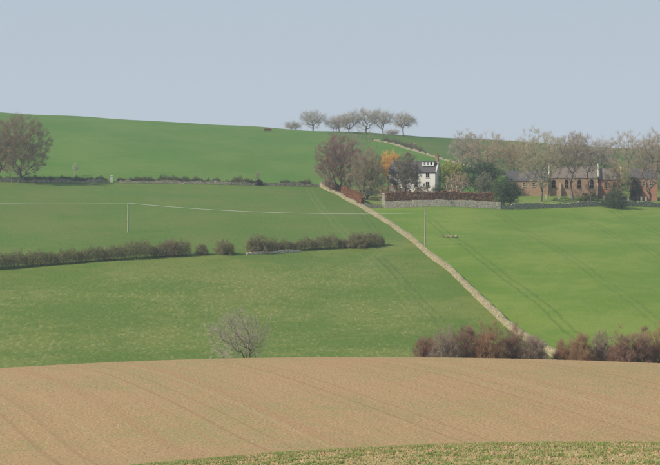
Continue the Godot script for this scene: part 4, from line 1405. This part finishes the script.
	hedge("field_hedge", "long olive brown hawthorn hedge crossing the left of the hill", line([[-25, 269.8], [30, 266], [70, 263.3], [120, 259.3], [160, 256.6], [190, 255.2]], 245.0), 201, haw)
	hedge("field_hedge", "olive hawthorn hedge ending near the diagonal wall, above fallen stones", line([[250, 252.8], [285, 250.8], [320, 248.8], [355, 247], [384, 245.4]], 245.0), 202, mk.call(haw, {"h": 3.3, "w": 4.0}))
	var bush: Dictionary = {"bark": Color(0.14, 0.115, 0.08), "n": 150, "tw": 18, "tl": 0.7, "tr": 0.018, "tip": 0.02, "cb": 0.03, "stems": 4, "gap": -0.5, "dome": true, "twig": [Color(0.19, 0.155, 0.09), Color(0.165, 0.14, 0.08)], "leaf": [Color(0.17, 0.185, 0.065), Color(0.14, 0.155, 0.055)], "lf": 18, "ls": 0.08}
	var bg := "hawthorn bushes in the line of the middle hedge"
	for q in [[171, 256, 240.5, 20, "pinkish tan hawthorn bush at the right end of the long hedge", [Color(0.31, 0.23, 0.17), Color(0.27, 0.2, 0.14)]], [202, 255, 244.5, 11, "smallest hawthorn bush in the gap of the middle hedge", []], [224, 254.4, 240.5, 20, "rounded dark hawthorn bush standing alone in the hedge gap", []], [258, 253, 234.5, 26, "tallest hawthorn at the left end of the right hedge", []], [361, 247.5, 233, 30, "hawthorn swelling above the right hedge near the wall", []]]:
		var sp: Dictionary = mk.call(bush, {"n": 100} if q[3] < 15 else {"n": 190})
		if not q[5].is_empty(): sp.twig = q[5]; sp.lf = 2
		tree_px("hawthorn_bush", q[4], "bush", q[0], -hit(q[0], q[1], 245).z + 0.5, q[2], q[3], 210 + int(q[0]), sp, bg)
	# --- hedges on the upper boundary
	var low := {"bark": Color(0.13, 0.10, 0.075), "h": 1.9, "w": 1.8, "dens": 420.0, "twigs": 0.75, "tl": 0.8, "tr": 0.024, "twig": [Color(0.18, 0.13, 0.095), Color(0.15, 0.12, 0.08), Color(0.24, 0.18, 0.13)], "leaf": [Color(0.08, 0.10, 0.035), Color(0.11, 0.12, 0.05)], "ls": 0.1, "uneven": 0.55}
	hedge("boundary_hedge", "low brown hedge at the foot of the large left tree", line([[-30, 181.0], [12, 181.4]], 245.0), 221, low)
	hedge("boundary_hedge", "dark low hedge between the large left tree and the boundary gap", line([[24, 182.0], [60, 181.7], [107, 182.0]], 245.0), 222, mk.call(low, {"h": 1.9}))
	hedge("boundary_hedge", "long low dark hedge along the upper wall right of the gap", line([[117, 182.2], [150, 182.5], [230, 184.1], [256, 184.6]], 245.0), 223, mk.call(low, {"h": 2.2}))
	hedge("boundary_hedge", "short low hedge on the upper wall near the gate pier", line([[280, 185.2], [312, 186]], 245.0), 224, mk.call(low, {"h": 1.9}))
	tree_px("dark_bush", "small dark evergreen bush on the upper boundary wall", "bush", 259, -hit(259, 185.5, 245).z, 179, 8, 225, mk.call(bush, {"n": 60, "twig": [Color(0.07, 0.065, 0.045)], "leaf": [Color(0.04, 0.055, 0.03)], "lf": 22, "ls": 0.13, "tl": 0.5}))
	hedge("boundary_hedge", "brown scrubby hedge along the hilltop wall below the skyline trees", line([[384, 140.5], [404, 146], [424, 153]], 245.0), 226, mk.call(low, {"h": 2.0, "uneven": 0.8, "dens": 120.0}))
	# --- clipped beech hedges of the garden
	var beech := {"bark": Color(0.13, 0.09, 0.06), "h": 4.0, "w": 1.6, "dens": 1700.0, "twigs": 0.12, "tl": 0.4, "tr": 0.02, "twig": [Color(0.20, 0.12, 0.08)], "leaf": [Color(0.42, 0.22, 0.125), Color(0.36, 0.19, 0.11), Color(0.46, 0.27, 0.16), Color(0.32, 0.20, 0.12)], "ls": 0.13, "uneven": 0.1, "clipped": true}
	var pts := PackedVector3Array()
	for px in [385.5, 410.0, 440.0, 470.0, 494.0]: pts.append(ground(px, at_x(yard_pts, col_x(px, 548.0)) + 4.5))
	hedge("beech_hedge", "long clipped russet beech hedge behind the pale garden wall", pts, 231, mk.call(beech, {"h": row(192.3, 546.0) - pts[1].y}))
	pts = PackedVector3Array()
	for p in [[341, 195.0], [350, 199.8], [361, 206.3]]: pts.append(hit(p[0] + 2.0, p[1] - 0.4, 245.0))
	hedge("beech_hedge", "orange russet clipped hedge running down beside the top of the diagonal wall", pts, 232, mk.call(beech, {"h": 3.4, "uneven": 0.22, "leaf": [Color(0.40, 0.20, 0.10), Color(0.34, 0.17, 0.10), Color(0.43, 0.25, 0.13)]}))
	pts = PackedVector3Array()
	for p in [[325, 187.8], [332, 191], [340, 194.5]]: pts.append(hit(p[0] + 2.0, p[1] - 0.4, 245.0))
	hedge("beech_hedge", "lower brown hedge between the gate pier and the orange russet hedge", pts, 233, mk.call(beech, {"h": 2.4, "leaf": [Color(0.22, 0.13, 0.08), Color(0.18, 0.12, 0.07)], "uneven": 0.2}))
	# --- ivy hanging on the garden wall
	for q in [[389, 7.0, "ivy patch on the left end of the garden wall"], [449, 12.0, "wide ivy patch hanging over the middle of the garden wall"]]:
		tree_px("ivy", q[2], "ivy", q[0], at_x(yard_pts, col_x(q[0], 545.0)) + 0.4, 199.0, q[1], 240 + int(q[0]), mk.call(bush, {"n": 70, "cb": 0.3, "twig": [Color(0.08, 0.08, 0.04)], "leaf": [Color(0.06, 0.085, 0.035), Color(0.08, 0.10, 0.04)], "lf": 26, "ls": 0.12, "tl": 0.4, "deep": 0.35}))
